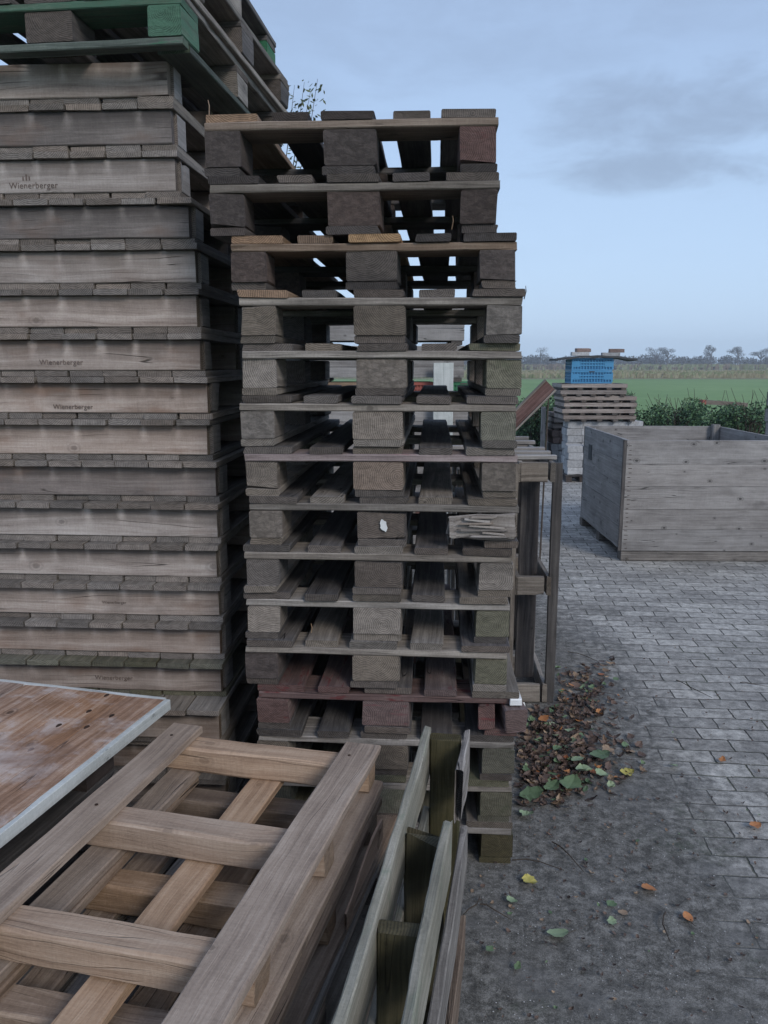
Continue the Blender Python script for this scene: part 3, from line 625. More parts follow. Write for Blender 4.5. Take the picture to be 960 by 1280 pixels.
def plastic_crate(x, y, z, w, l, h, label, c1, c2, rz=0, grp=None, nm='plastic_crate'):
    t = empty(nm, label, 'crate', (x, y, z), rz, grp)
    th = .012
    boxes('wall', [(0, w, th, th+.004, .01, h-.01), (0, w, l-th-.004, l-th, .01, h-.01), (th, th+.004, .02, l-.02, .01, h-.01), (w-th-.004, w-th, .02, l-.02, .01, h-.01), (.01, w-.01, .01, l-.01, .004, .009)], c2, t)
    rb_ = []
    for a in range(2):
        y0, y1 = (0, th) if a == 0 else (l-th, l)
        rb_ += [(0, w, y0-.004 if a == 0 else y0, y1+.004 if a else y1, h-.022, h), (0, w, y0, y1, 0, .018)]
        n = 14
        for q in range(n+1):
            xx = q*(w-.012)/n; rb_.append((xx, xx+.012 if q not in (0, n) else xx+.024, y0+.001, y1-.001, .018, h-.022))
        for zz_ in (h*.36, h*.58): rb_.append((.01, w-.01, y0+.002, y1-.002, zz_, zz_+h*.11))
        rb_ += [(w*.02, w*.2, y0+.0005, y1-.0005, h*.3, h*.76), (w*.8, w*.98, y0+.0005, y1-.0005, h*.3, h*.76)]
        x0, x1 = (0, th) if a == 0 else (w-th, w)
        rb_ += [(x0, x1, th, l-th, h-.022, h-.001), (x0, x1, th, l-th, .001, .018)]
        for q in range(8):
            yy = .02+q*(l-.05)/8; rb_.append((x0+.001, x1-.001, yy, yy+.014, .018, h-.022))
        for zz_ in (h*.36, h*.58): rb_.append((x0+.002, x1-.002, .012, l-.012, zz_, zz_+h*.11))
    boxes('rib_frame', rb_, c1, t)
    boxes('handle_slot', [(w*.43, w*.57, -.0055, -.0005, h-.018, h-.006)], 'black', t)
    return t
be = at(716, 472, 11.0)
plastic_crate(be.x, 11.1, zb+.002, .56, .38, .17, 'lower blue plastic crate standing on the wooden trays', M['blue'], M['blued'], 0, 'blue plastic crates')
plastic_crate(be.x+.004, 11.1, zb+.174, .56, .38, .17, 'upper blue plastic crate right under the dark sheet', M['blue'], M['blued'], .01, 'blue plastic crates')
zs = zb+.346
n = 16; V = []; Fc = []
for i in range(n+1):
    x = i/n*1.1
    for y in (0, .5):
        b_ = .02*math.sin(i/n*math.pi*1.0)-.028*(abs(i/n-.5)*2)**2+(.004*math.sin(i*1.7+y*5))
        V += [(x, y, b_), (x, y, b_+.026)]
for i in range(n):
    a = i*4; Fc += [(a, a+2, a+6, a+4), (a+1, a+5, a+7, a+3), (a, a+4, a+5, a+1), (a+2, a+3, a+7, a+6)]
Fc += [(0, 1, 3, 2), (n*4, n*4+2, n*4+3, n*4+1)]
se = at(697, 440, 11.0)
sh = mesh_obj('cover_sheet', V, Fc, M['sheet']); sh.location = (se.x, 11.04, zs-.013); tag(sh, 'thin dark warped sheet lying on the blue crates', 'sheet')
for k, (x, z, lb) in enumerate(((.3, 0, 'left lower grey brick weighing down the dark sheet'), (.34, .05, 'left upper grey brick lying on another brick on the dark sheet'), (.72, 0, 'right lower grey brick on the dark sheet'), (.8, .05, 'right upper grey brick on the dark sheet'))):
    o = beam('brick', 'grey', None, (se.x+x+.05, 11.2, zs+.026+.025+z+(.003 if k < 2 else -.004)), .24-.04*(k % 2), .1, .05, (0, 0, j(.1)), ch=.003, n=3)
    o.data.materials[0] = M['brick'] if k % 2 else M['paver']; tag(o, lb, 'brick', 'bricks on the dark sheet')
# leaning red-brown beam with its prop
e1, e0 = at(688, 481, 6.0), at(628, 541, 6.0)
dv = (e0-e1).normalized(); Lr = e1.z/abs(dv.z)+.0; cc = e1+dv*Lr/2
ang = math.atan2(-dv.z, -dv.x)
bmr = beam('channel_beam', 'redbeam', None, cc, Lr, .09, .03, (0, 0, 0), n=14); bmr.rotation_euler = (math.pi/2, -math.atan2(dv.z, dv.x), 0)
tag(bmr, 'dark red beam leaning up to the right behind the right stack', 'beam')
for s in (-1, 1):
    fl_ = beam('flange', 'grey', bmr, (0, s*.052, .005), Lr, .014, .05, n=12)
V, Fc = tube([(e1.x-.02, 6.06, 0), (e1.x-.01, 6.055, .7), (e1.x+.0, 6.05, e1.z-.02)], [.007, .007, .006], 7)
tag(mesh_obj('steel_prop', V, Fc, M['twig']), 'thin rusty steel prop holding up the dark red beam', 'prop')
V, Fc = tube([(e1.x+.0, 6.05, e1.z-.03), (e1.x+.3, 6.3, e1.z-.035)], [.006, .006], 6)
# ---------------------------------------------------------------- boxes seen through the right stack
def bin_box(label, x, y, z, w, l, h, mt='crate', rz=0, rows=3, rot=0, feet=True):
    t = empty('wooden_box', label, 'box', (x, y, z), rz, 'wooden boxes behind the right stack')
    f = .035 if feet else 0
    hh = (h-f)/rows
    for k in range(rows):
        for yy in (.011, l-.011): beam('long_board', mt, t, (w/2, yy, f+hh*(k+.5)), w, hh-.003, .02, (math.pi/2, 0, 0), n=8, ch=.001)
        for xx in (.011, w-.011): beam('end_board', mt, t, (xx, l/2, f+hh*(k+.5)), l-.045, hh-.003, .02, (math.pi/2, 0, math.pi/2), n=6, ch=.001)
    if feet:
        for a in (.06, w/2, w-.06): beam('foot', 'greyd', t, (a, l/2, f/2-.001), l, .09, f-.003, X90, n=4)
    beam('floor_board', mt, t, (w/2, l/2, f+.014), w-.05, l-.05, .018, n=4)
    return t
bin_box('large grey box on the ground behind the right stack, lowest of its pile', -.55, 6.6, 0, 1.45, .9, 1.28, rows=7)
plastic_crate(.03, 6.62, 1.283, .38, .38, .14, 'red plastic crate among the boxes behind the right stack', M['pred'], M['pred'])
bin_box('small wooden box left of the red plastic crate behind the right stack', -.52, 6.62, 1.283, .5, .38, .14, 'brown')
plastic_crate(.46, 6.62, 1.283, .38, .38, .14, 'green plastic crate among the boxes behind the right stack', M['pgreen'], M['pgreen'])
bin_box('pale grey box on the plastic crates behind the right stack', -.55, 6.6, 1.426, 1.2, .6, .29)
bin_box('topmost pale grey box of the pile behind the right stack', -.55, 6.62, 1.72, 1.2, .6, .33)
wp = beam('white_board', 'white', None, (.475, 6.5, .79), 1.58, .16, .022, (0, 0, 0)); wp.rotation_euler = (0, math.pi/2-.02, math.pi/2+.0)
wp.rotation_euler = Matrix(((0, 1, 0), (0, 0, 1), (1, 0, 0))).to_euler(); wp.rotation_euler.x += 0
tag(wp, 'pale board standing upright against the boxes behind the right stack', 'board')
# grey crates at the right edge
ge = at(955, 495, 9.0)
for k, (z_, h_, nm) in enumerate(((0, .88, 'lowest'), (.885, .15, 'second'), (1.04, .2, 'third'), (1.245, .47, 'topmost'))):
    bin_box(nm+' grey box of the tall pile at the right edge beyond the big crate', ge.x+.42+(.0, -.02, -.01, .01)[k], 9.0, z_, 1.0, .8, h_, rows=max(1, int(h_/.15)), feet=(k != 1))['group'] = 'grey boxes piled at the right edge'
# ---------------------------------------------------------------- ground
def ground_mat():
    m, nt, b = new_mat('paving_with_dirt')
    geo = nt.node('ShaderNodeNewGeometry').outputs['Position']
    mp = nt.node('ShaderNodeMapping'); nt.put(mp.inputs[0], geo); mp.inputs['Rotation'].default_value = (0, 0, rad(5.2)); q = mp.outputs[0]
    s = nt.node('ShaderNodeSeparateXYZ'); nt.put(s.inputs[0], geo); X, Y = s.outputs[0], s.outputs[1]
    wv = nt.node('ShaderNodeTexNoise'); nt.put(wv.inputs['Vector'], q); wv.inputs['Scale'].default_value = 6; wv.inputs['Detail'].default_value = 2
    q2 = nt.vmath('ADD', q, nt.mul(nt.vmath('SUBTRACT', wv.outputs['Color'], (.5, .5, .5)), .014))
    wv2 = nt.node('ShaderNodeTexNoise'); nt.put(wv2.inputs['Vector'], q); wv2.inputs['Scale'].default_value = 45; wv2.inputs['Detail'].default_value = 3
    q2 = nt.vmath('ADD', q2, nt.mul(nt.vmath('SUBTRACT', wv2.outputs['Color'], (.5, .5, .5)), .011))
    br = nt.node('ShaderNodeTexBrick', offset=.5, squash=1.)
    nt.put(br.inputs['Vector'], q2); br.inputs['Scale'].default_value = 1
    br.inputs['Color1'].default_value = (.78, .77, .75, 1); br.inputs['Color2'].default_value = (1.25, 1.24, 1.2, 1); br.inputs['Mortar'].default_value = (0, 0, 0, 1)
    br.inputs['Mortar Size'].default_value = .0045; br.inputs['Mortar Smooth'].default_value = .8
    br.inputs['Brick Width'].default_value = .212; br.inputs['Row Height'].default_value = .106
    joint = br.outputs['Fac']
    fine = nt.math('ADD', nt.math('MULTIPLY', nt.noise(q, 300, 3, .75), .6), nt.math('MULTIPLY', nt.noise(q, 95, 4, .75), .4)); mid = nt.noise(q, 24, 5, .65); big = nt.noise(q, 1.7, 5, .6); big2 = nt.noise(q, .55, 3, .5)
    stone = nt.ramp(nt.math('ADD', nt.math('MULTIPLY', fine, .55), nt.math('MULTIPLY', mid, .45)), [(.38, (.13, .128, .122)), (.5, (.31, .305, .293)), (.62, (.52, .51, .49))])
    stone = nt.mix(1, stone, br.outputs['Color'], 'MULTIPLY')
    stone = nt.mix(nt.mr(big, .45, .7, 0, .5), stone, (.12, .12, .118))
    # grit: pale specks
    vo = nt.node('ShaderNodeTexVoronoi'); nt.put(vo.inputs['Vector'], q); vo.inputs['Scale'].default_value = 95
    sel = nt.node('ShaderNodeSeparateColor'); nt.put(sel.inputs[0], vo.outputs['Color'])
    speck = nt.math('MULTIPLY', nt.mr(vo.outputs['Distance'], .12, .26, 1, 0), nt.math('GREATER_THAN', sel.outputs[0], .95))
    dirt = nt.ramp(nt.math('ADD', nt.math('MULTIPLY', fine, .6), nt.math('MULTIPLY', mid, .4)), [(.41, (.045, .044, .04)), (.5, (.115, .112, .103)), (.59, (.24, .235, .22))])
    dirt = nt.mix(nt.mr(nt.noise(q, 3.1, 4, .6), .5, .68, 0, .55), dirt, (.13, .13, .128))
    green = nt.math('MULTIPLY', nt.mr(nt.noise(nt.vmath('ADD', q, (7, 3, 0)), 2.6, 5, .6), .56, .72), nt.mr(nt.noise(q, 40, 3, .6), .4, .6))
    dirt = nt.mix(nt.math('MULTIPLY', green, .55), dirt, (.035, .058, .028))
    # where dirt covers the stones: left of about x = 1.1 and everywhere close by
    edge = nt.math('ADD', nt.math('MULTIPLY', nt.math('SUBTRACT', big, .5), 1.0), nt.math('MULTIPLY', nt.math('SUBTRACT', mid, .5), .35))
    dx = nt.mr(nt.math('ADD', X, edge), .95, 1.38, 1, 0)
    dy = nt.mr(nt.math('ADD', Y, edge), 1.95, 2.5, 1, 0)
    bare = nt.mr(nt.noise(nt.vmath('ADD', q, (2, 6, 0)), 1.9, 4, .6), .52, .64, 0, .55)
    dy = nt.math('MULTIPLY', dy, nt.math('SUBTRACT', 1, nt.math('MULTIPLY', bare, nt.mr(X, .6, .9))))
    patch = nt.mr(nt.noise(q, 1.1, 4, .6), .56, .72, 0, .75)
    cover = nt.math('MAXIMUM', nt.math('MAXIMUM', nt.math('MULTIPLY', dx, .97), nt.math('MULTIPLY', dy, .93)), nt.math('MULTIPLY', patch, .75))
    far = nt.mr(Y, 5.5, 8, 0, .4)
    jcol = nt.mix(nt.mr(nt.noise(nt.vmath('ADD', q, (3, 9, 0)), 2.2, 3, .6), .5, .65), (.125, .12, .11), (.105, .12, .078))
    st = nt.mix(nt.math('MULTIPLY', joint, nt.mr(nt.noise(nt.vmath('ADD', q, (1, 4, 0)), 2.7, 5, .65), .35, .6, .35, .95)), stone, jcol)
    col = nt.mix(cover, st, dirt)
    col = nt.mix(nt.math('MULTIPLY', speck, .4), col, (.3, .3, .29))
    nt.put(b.inputs['Base Color'], col)
    hh = nt.math('SUBTRACT', nt.math('ADD', nt.math('MULTIPLY', fine, .35), nt.math('MULTIPLY', mid, .5)), nt.math('MULTIPLY', joint, nt.math('MULTIPLY', 1.3, nt.math('SUBTRACT', 1, cover))))
    hh = nt.math('ADD', hh, nt.math('MULTIPLY', speck, .5))
    nt.put(b.inputs['Normal'], nt.bump(hh, .9, .008))
    nt.put(b.inputs['Roughness'], nt.mr(big, .35, .6, .62, .9))
    return m
def grid(name, x0, x1, y0, y1, nx, ny, zf, mat):
    V = [(x0+(x1-x0)*i/nx, y0+(y1-y0)*k/ny, zf(x0+(x1-x0)*i/nx, y0+(y1-y0)*k/ny)) for k in range(ny+1) for i in range(nx+1)]
    Fc = [(k*(nx+1)+i, k*(nx+1)+i+1, (k+1)*(nx+1)+i+1, (k+1)*(nx+1)+i) for k in range(ny) for i in range(nx)]
    return mesh_obj(name, V, Fc, mat, smooth=True)
pav = grid('paved_yard', -7, 12, -4, 13.2, 190, 172, lambda x, y: .004+.005*mnoise.noise(Vector((x*1.1, y*1.1, 0)))*(1 if y > 0 else 1)-.003, ground_mat()); tag(pav, kind='structure')
def field_mat():
    m, nt, b = new_mat('meadow')
    geo = nt.node('ShaderNodeNewGeometry').outputs['Position']
    s = nt.node('ShaderNodeSeparateXYZ'); nt.put(s.inputs[0], geo); Y = s.outputs[1]
    n1 = nt.noise(geo, .06, 4, .6); n2 = nt.noise(geo, 1.4, 4, .7); n3 = nt.noise(geo, 14, 3, .6)
    g = nt.ramp(nt.math('ADD', nt.math('MULTIPLY', n1, .5), nt.math('ADD', nt.math('MULTIPLY', n2, .3), nt.math('MULTIPLY', n3, .2))),
                [(.35, (.105, .19, .07)), (.5, (.15, .25, .095)), (.65, (.2, .3, .125))])
    strip = nt.mr(nt.math('ADD', Y, nt.math('MULTIPLY', n1, 12)), 88, 96)
    g = nt.mix(strip, g, nt.ramp(n2, [(.35, (.12, .12, .06)), (.6, (.2, .19, .11))]))
    nt.put(b.inputs['Base Color'], g); b.inputs['Roughness'].default_value = .95
    nt.put(b.inputs['Normal'], nt.bump(n2, .5, .05)); return m
fld = grid('ground', -2500, 2500, -300, 4000, 60, 60, lambda x, y: -.03, field_mat()); tag(fld, kind='structure')
# ---------------------------------------------------------------- leaves and litter
def leafmat(name, c, c2):
    m, nt, b = new_mat(name)
    tc = nt.node('ShaderNodeNewGeometry'); n = nt.noise(tc.outputs['Position'], 55, 4, .6)
    ri = nt.node('ShaderNodeObjectInfo').outputs['Random']
    isl = tc.outputs['Random Per Island']
    f = nt.math('ADD', nt.math('MULTIPLY', n, .5), nt.math('MULTIPLY', isl, .6))
    nt.put(b.inputs['Base Color'], nt.mix(nt.mr(f, .25, .85), c, c2)); b.inputs['Roughness'].default_value = .6
    b.inputs['Specular IOR Level'].default_value = .35
    return m
LM = {'brown': leafmat('brown_leaf', (.045, .032, .028), (.14, .095, .075)), 'tan': leafmat('tan_leaf', (.15, .1, .065), (.3, .22, .15)),
      'green': leafmat('green_leaf', (.07, .12, .06), (.15, .22, .12)), 'yellow': leafmat('yellow_leaf', (.3, .27, .06), (.45, .4, .12)),
      'orange': leafmat('orange_leaf', (.3, .1, .035), (.42, .2, .08)), 'pale': leafmat('pale_green_leaf', (.17, .25, .14), (.28, .35, .22)),
      'tree': leafmat('tree_leaf', (.03, .045, .022), (.09, .11, .05)), 'bush': leafmat('bush_leaf', (.022, .06, .03), (.1, .19, .085)),
      'far': leafmat('far_foliage', (.028, .034, .026), (.075, .075, .055)), 'farb': leafmat('far_brown_foliage', (.08, .07, .055), (.19, .155, .12)),
      'reed': leafmat('reed', (.17, .16, .1), (.29, .275, .185)), 'reedg': leafmat('green_reed', (.12, .15, .075), (.24, .27, .16)), 'grass': leafmat('grass_blade', (.05, .11, .03), (.12, .22, .06))}
def leaf_geo(size, curl, r, wide=.75):
    L_ = size; n = 8; V = []; Fc = []
    for i in range(n+1):
        t = i/n; w = size*wide*.5*math.sin(math.pi*min(1, t*.93+.04))**.8*(1+r.uniform(-.25, .2)); y = (t-.5)*L_
        zc = curl*size*((t-.5)**2*2.4)
        e = curl*size*.35
        V += [(-w, y+r.uniform(-.02, .02)*size, zc+e*r.uniform(.4, 1.2)), (0, y, zc), (w, y+r.uniform(-.02, .02)*size, zc+e*r.uniform(.4, 1.2))]
    for i in range(n):
        a = i*3; Fc += [(a, a+1, a+4, a+3), (a+1, a+2, a+5, a+4)]
    return V, Fc
def place(geo, loc, rot):
    mt = Matrix.Translation(loc) @ Euler(rot).to_matrix().to_4x4()
    return [tuple(mt @ Vector(v)) for v in geo[0]], geo[1]
LR = random.Random(21)
def litter(n, region, size, mats, name, label, zmax=.03):
    V, Fc, mi = [], [], []
    for _ in range(n):
        x, y = region(LR); s = LR.uniform(*size)
        g = place(leaf_geo(s, LR.uniform(.05, .5), LR, LR.uniform(.4, .8)), (x, y, .006+LR.random()**2*zmax), (LR.gauss(0, .22), LR.gauss(0, .22), LR.uniform(0, 6.28)))
        b = len(V); V += g[0]; Fc += [tuple(i+b for i in f) for f in g[1]]; k = LR.choices(range(len(mats)), [w for _, w in mats])[0]; mi += [k]*len(g[1])
    o = mesh_obj(name, V, Fc, [LM[m] for m, _ in mats]); o.data.polygons.foreach_set('material_index', mi); tag(o, label, 'leaves', kind='stuff'); return o
def reg1(r):
    while True:
        t = r.random()
        if t < .8: u, v = r.gauss(680, 48), r.gauss(950, 42)
        else: u, v = r.gauss(722, 24), r.gauss(872, 26)
        wob = 22*mnoise.noise(Vector((u*.03, v*.03, 1)))+r.gauss(0, 5)
        if u < 649 or v < 832+wob or (v < 885 and u < 697) or v > 1012+wob-.25*max(0, u-690) or u > 812: continue
        p = atz(u, v, 0); return p.x, p.y
lit1 = litter(820, reg1, (.02, .05), [('brown', 12), ('tan', 2.2), ('green', 1), ('orange', .35), ('pale', .3)], 'leaf_litter', 'thick drift of brown fallen leaves beside the right stack', .012)
def reg2(r):
    if r.random() < .6: u, v = r.uniform(600, 950), r.uniform(760, 1280)
    else: u, v = r.gauss(720, 60), r.gauss(1010, 110)
    p = atz(u, min(1275, max(700, v)), 0); return p.x, p.y
lit2 = litter(520, reg2, (.005, .018), [('brown', 10), ('tan', 2), ('green', .4)], 'scattered_debris', 'tiny scattered leaf crumbs and bark on the paving', .004)
BIG = [(662, 1102, 'yellow', .045, 'yellow-green leaf with a stalk near the foot of the right stack'), (697, 1167, 'pale', .055, 'round pale green leaf on the dark ground'),
       (811, 1111, 'orange', .045, 'orange and green leaf lying alone on the ground'), (860, 1147, 'orange', .035, 'curled rusty brown leaf on the right foreground'),
       (944, 1032, 'orange', .04, 'red-brown leaf near the right edge'), (903, 950, 'orange', .03, 'small orange leaf on the paving'), (842, 957, 'pale', .035, 'small pale green leaf on the paving'),
       (784, 966, 'yellow', .05, 'yellow leaf at the right side of the leaf drift'), (750, 944, 'green', .075, 'large green leaf on the leaf drift, topmost of the green ones'), (730, 963, 'pale', .065, 'pale green torn leaf in the middle of the drift'),
       (722, 949, 'pale', .045, 'small pale leaf left of the large green leaf'), (714, 981, 'green', .075, 'dark green upturned leaf at the front of the drift'), (665, 992, 'green', .08, 'large green leaf at the lower left of the drift'), (690, 984, 'green', .06, 'green leaf leaning on the lower left of the drift'),
       (765, 1130, 'green', .03, 'blue-green narrow leaf on the ground'), (765, 1152, 'pale', .03, 'small pale leaf right of the round pale leaf'), (640, 1126, 'pale', .035, 'pale leaf beside the twigs'), (612, 1186, 'green', .025, 'small green leaf beside the broken pallet'),
       (647, 1208, 'green', .022, 'tiny green leaf in the left foreground'), (752, 968, 'pale', .05, 'cut pale green leaf next to the torn one'), (713, 913, 'pale', .04, 'jagged pale leaf at the upper drift'), (697, 936, 'green', .04, 'small green leaf at the upper left of the drift'),
       (680, 898, 'orange', .045, 'orange leaf at the top of the drift by the timber frame'), (658, 1018, 'pale', .045, 'pale leaf at the very front of the drift'), (778, 1141, 'tan', .03, 'tan curled leaf in the foreground'), (760, 938, 'tan', .05, 'tan leaf at the right of the drift')]
for u, v, mt, s, lb in BIG:
    p = atz(u, v, .03 if v < 1010 and u < 770 else .012)
    g = leaf_geo(s*1.1, LR.uniform(.1, .3), LR, 1.0 if s > .04 else .8)
    st, sf = tube([(0, -s*.55, .0), (s*.05, -s*.8, .002), (s*.12, -s*1.05, .004)], [.0009, .0008, .0007], 4)
    o = mesh_obj('fallen_leaf', g[0], g[1], LM[mt]); o.location = (p.x, p.y, p.z); o.rotation_euler = (LR.gauss(.1, .15), LR.gauss(0, .15), LR.uniform(0, 6.28)); tag(o, lb, 'leaf', 'single leaves on the ground')
    mesh_obj('stalk', st, sf, M['twig'], o)
TW = [(640, 1075, 705, 1088, 'thin bare twig on the dark ground near the stack foot'), (600, 1130, 640, 1150, 'bent dark twig beside the broken pallet'), (690, 1052, 730, 1090, 'short twig in a dark crumbly heap'),
      (832, 1140, 838, 1178, 'curved grey stem in the right foreground'), (720, 862, 770, 868, 'long thin twig on the paving right of the frame'), (845, 850, 890, 872, 'straight twig lying across the paving'), (925, 853, 960, 858, 'dark twig near the right edge'),
      (700, 945, 712, 930, 'pale stick in the leaf drift'), (712, 815, 750, 828, 'twig between the frame and the paving'), (575, 1148, 600, 1120, 'upright thin stem at the broken pallet')]
for u0, v0, u1, v1, lb in TW:
    a, b_ = atz(u0, v0, .012), atz(u1, v1, .012); m_ = (a+b_)/2+Vector((LR.uniform(-.02, .02), LR.uniform(-.01, .01), .006))
    pts = [a, a.lerp(m_, .5)+Vector((0, .006, .002)), m_, m_.lerp(b_, .5), b_]
    V, Fc = tube([tuple(p-a) for p in pts], [.0024, .0022, .002, .0016, .001], 5)
    o = mesh_obj('twig', V, Fc, M['twig']); o.location = a; tag(o, lb, 'twig', 'twigs on the ground')
# grit
V, Fc = [], []
for _ in range(450):
    u, v = LR.uniform(590, 960), LR.uniform(820, 1280); p = atz(u, v, 0); s = LR.uniform(.0008, .0024)
    b = len(V); V += [(p.x+dx*s, p.y+dy*s, .003+s*dz) for dx, dy, dz in ((1, 0, 0), (0, 1, 0), (-1, 0, 0), (0, -1, 0), (0, 0, 1))]
    Fc += [(b, b+1, b+4), (b+1, b+2, b+4), (b+2, b+3, b+4), (b+3, b, b+4)]
tag(mesh_obj('grit', V, Fc, M['paver']), 'fine pale grit strewn over the dirt and paving', 'grit', kind='stuff')
# ---------------------------------------------------------------- vegetation
VR = random.Random(5)
def foliage(centers, n, size, mat, name, parent=None, flat=.6, wide=.6):
    """n small leaves spread through blobs (x, y, z, rx, ry, rz)"""
    V, Fc = [], []; wts = [c[3]*c[4]*c[5] for c in centers]
    for _ in range(n):
        c = VR.choices(centers, wts)[0]
        d = Vector((VR.gauss(0, 1), VR.gauss(0, 1), VR.gauss(0, 1))).normalized()*(VR.random()**.45)
        p = Vector((c[0]+d.x*c[3], c[1]+d.y*c[4], c[2]+d.z*c[5])); s = VR.uniform(.6, 1.3)*size
        a = Vector((VR.gauss(0, 1), VR.gauss(0, 1), VR.gauss(0, .6))).normalized(); b = a.orthogonal().normalized(); b = Matrix.Rotation(VR.uniform(0, 6.28), 3, a) @ b
        k = len(V); V += [tuple(p-a*s*.5), tuple(p+b*s*wide*.5), tuple(p+a*s*.5), tuple(p-b*s*wide*.5)]; Fc.append((k, k+1, k+2, k+3))
    return mesh_obj(name, V, Fc, mat, parent)
# small tree behind the stacks
tr = empty('small_tree', 'thin young tree with sparse leaves rising behind the two stacks', 'tree', (-1.55, 9.5, 0))
parts = [tube([(0, 0, 0), (.02, 0, 1.2), (-.03, .02, 2.4), (.1, 0, 3.2)], [.06, .05, .035, .02], 8)]
tips = []
for k in range(46):
    a = VR.uniform(0, 6.28); h0 = VR.uniform(1.2, 3.1); rr = VR.uniform(.15, .75)
    p0_ = Vector((0, 0, h0)); p1_ = p0_+Vector((math.cos(a)*rr*.6, math.sin(a)*rr*.6, .5)); p2_ = Vector((math.cos(a)*rr, math.sin(a)*rr, h0+VR.uniform(.9, 1.5)))
    p2_.z = min(p2_.z, 4.65-.9*abs(p2_.x-.45)); parts.append(tube([p0_, p1_, p2_], [.012, .008, .003], 5)); tips.append((p1_, p2_))
for x0 in (.32, .42, .52, .62, .7, .78):
    p0_ = Vector((.1, 0, 2.9)); p1_ = Vector((x0*.8, VR.uniform(-.2, .2), 3.6)); p2_ = Vector((x0+.05, VR.uniform(-.2, .2), VR.uniform(4.2, 4.8)))
    parts.append(tube([p0_, p1_, p2_], [.012, .007, .002], 5)); tips += [(p1_, p2_)]*3
V, Fc = join(parts); mesh_obj('trunk', V, Fc, M['bark'], tr)
V, Fc = [], []
for (a, b_) in tips:
    for q in range(15):
        t = VR.random(); p = a.lerp(b_, t)+Vector((VR.gauss(0, .07), VR.gauss(0, .07), VR.gauss(0, .06))); s = VR.uniform(.05, .085)
        d = Vector((VR.gauss(0, 1), VR.gauss(0, 1), VR.gauss(-.5, .6))).normalized(); e_ = d.orthogonal().normalized()
        k = len(V); V += [tuple(p), tuple(p+d*s*.5+e_*s*.25), tuple(p+d*s), tuple(p+d*s*.5-e_*s*.25)]; Fc.append((k, k+1, k+2, k+3))
mesh_obj('crown', V, Fc, LM['tree'], tr)
# bramble hedge
cs = []
x = -6.
while x < 11:
    h = .8+.16*mnoise.noise(Vector((x*.8, 3, 0)))+(.18 if 1.6 < x < 2.6 else 0)
    cs.append((x, 13.6+VR.uniform(-.3, .3), h*.5, .42, .5, h*VR.uniform(.55, .68))); x += .3
hd = foliage(cs, 60000, .055, LM['bush'], 'bramble_hedge'); tag(hd, 'low dark green bramble hedge along the meadow', 'hedge', kind='stuff')
V, Fc = [], []
for _ in range(260):
    x = VR.uniform(-4, 10); h = VR.uniform(.8, 1.2); parts_ = tube([(x, 13.4, .2), (x+VR.uniform(-.1, .1), 13.4, h*.7), (x+VR.uniform(-.2, .2), 13.35, h)], [.006, .005, .003], 4)
    b = len(V); V += parts_[0]; Fc += [tuple(i+b for i in q) for q in parts_[1]]
st_ = mesh_obj('bramble_stems', V, Fc, M['twig'], hd)
# bushes standing forward
for k, (x, y, h, w, lb) in enumerate(((2.45, 12.9, 1.05, .42, 'rounded green bush left of the paver piles'), (3.35+.3, 12.8, 1.12, .38, 'leafy shoot of a bush right beside the tray stack'), (4.7, 12.9, 1.04, .5, 'bushy clump in the hedge above the crate rim'), (5.9, 12.9, 1.0, .55, 'dark clump at the right part of the hedge'))):
    t = empty('green_bush', lb, 'bush', (x, y, 0), 0, 'bushes in front of the hedge')
    ps = [tube([(0, 0, 0), (VR.uniform(-w, w)*.5, VR.uniform(-.2, .2), h*.6), (VR.uniform(-w, w), VR.uniform(-.2, .2), h)], [.01, .007, .003], 4) for _ in range(16)]
    V, Fc = join(ps); mesh_obj('stems', V, Fc, M['twig'], t)
    foliage([(VR.uniform(-w, w)*.7, VR.uniform(-.3, .3), VR.uniform(.2, h-.12), w*.45, .25, .2) for _ in range(14)], 5200, .05, LM['bush'], 'foliage', t)
# verge grass
V, Fc = [], []
for _ in range(14000):
    x, y = VR.uniform(-4, 9), VR.uniform(12.6, 14.6); h = VR.uniform(.08, .26); a = VR.uniform(0, 6.28)
    k = len(V); V += [(x-.008*math.cos(a), y-.008*math.sin(a), 0), (x+.008*math.cos(a), y+.008*math.sin(a), 0), (x+VR.uniform(-.06, .06), y+VR.uniform(-.06, .06), h)]; Fc.append((k, k+1, k+2))
tag(mesh_obj('verge_grass', V, Fc, LM['grass']), 'rough bright grass at the foot of the hedge', 'grass', kind='stuff')
# reed strips
for (ya, yb, hh, n, mt, nm) in ((92, 150, .6, 26000, 'reed', 'pale tall rough grass strip beyond the green meadow'), (230, 290, 1.6, 9000, 'farb', 'brown reed strip far off in front of the trees')):
    V, Fc = [], []
    for _ in range(n):
        x, y = VR.uniform(-60, 190), VR.uniform(ya, yb); h = VR.uniform(.35, 1)*hh*(1+.3*mnoise.noise(Vector((x*.1, y*.1, 0)))); w = VR.uniform(.08, .22)*(1 if ya < 200 else 2.5); a = VR.uniform(-.5, .5)
        k = len(V); V += [(x-w*math.cos(a), y-w*math.sin(a), -.03), (x+w*math.cos(a), y+w*math.sin(a), -.03), (x+w*.6+VR.uniform(-.1, .1), y, h), (x-w*.5, y, h*.92)]; Fc.append((k, k+1, k+2, k+3))
    o = mesh_obj('rough_grass', V, Fc, [LM[mt], LM['reedg']]); o.data.polygons.foreach_set('material_index', [int(mnoise.noise(Vector((V[f[0]][0]*.03, V[f[0]][1]*.12, 2)))+VR.uniform(-.25, .25) > -.02) for f in Fc]); tag(o, nm, 'grass', kind='stuff')
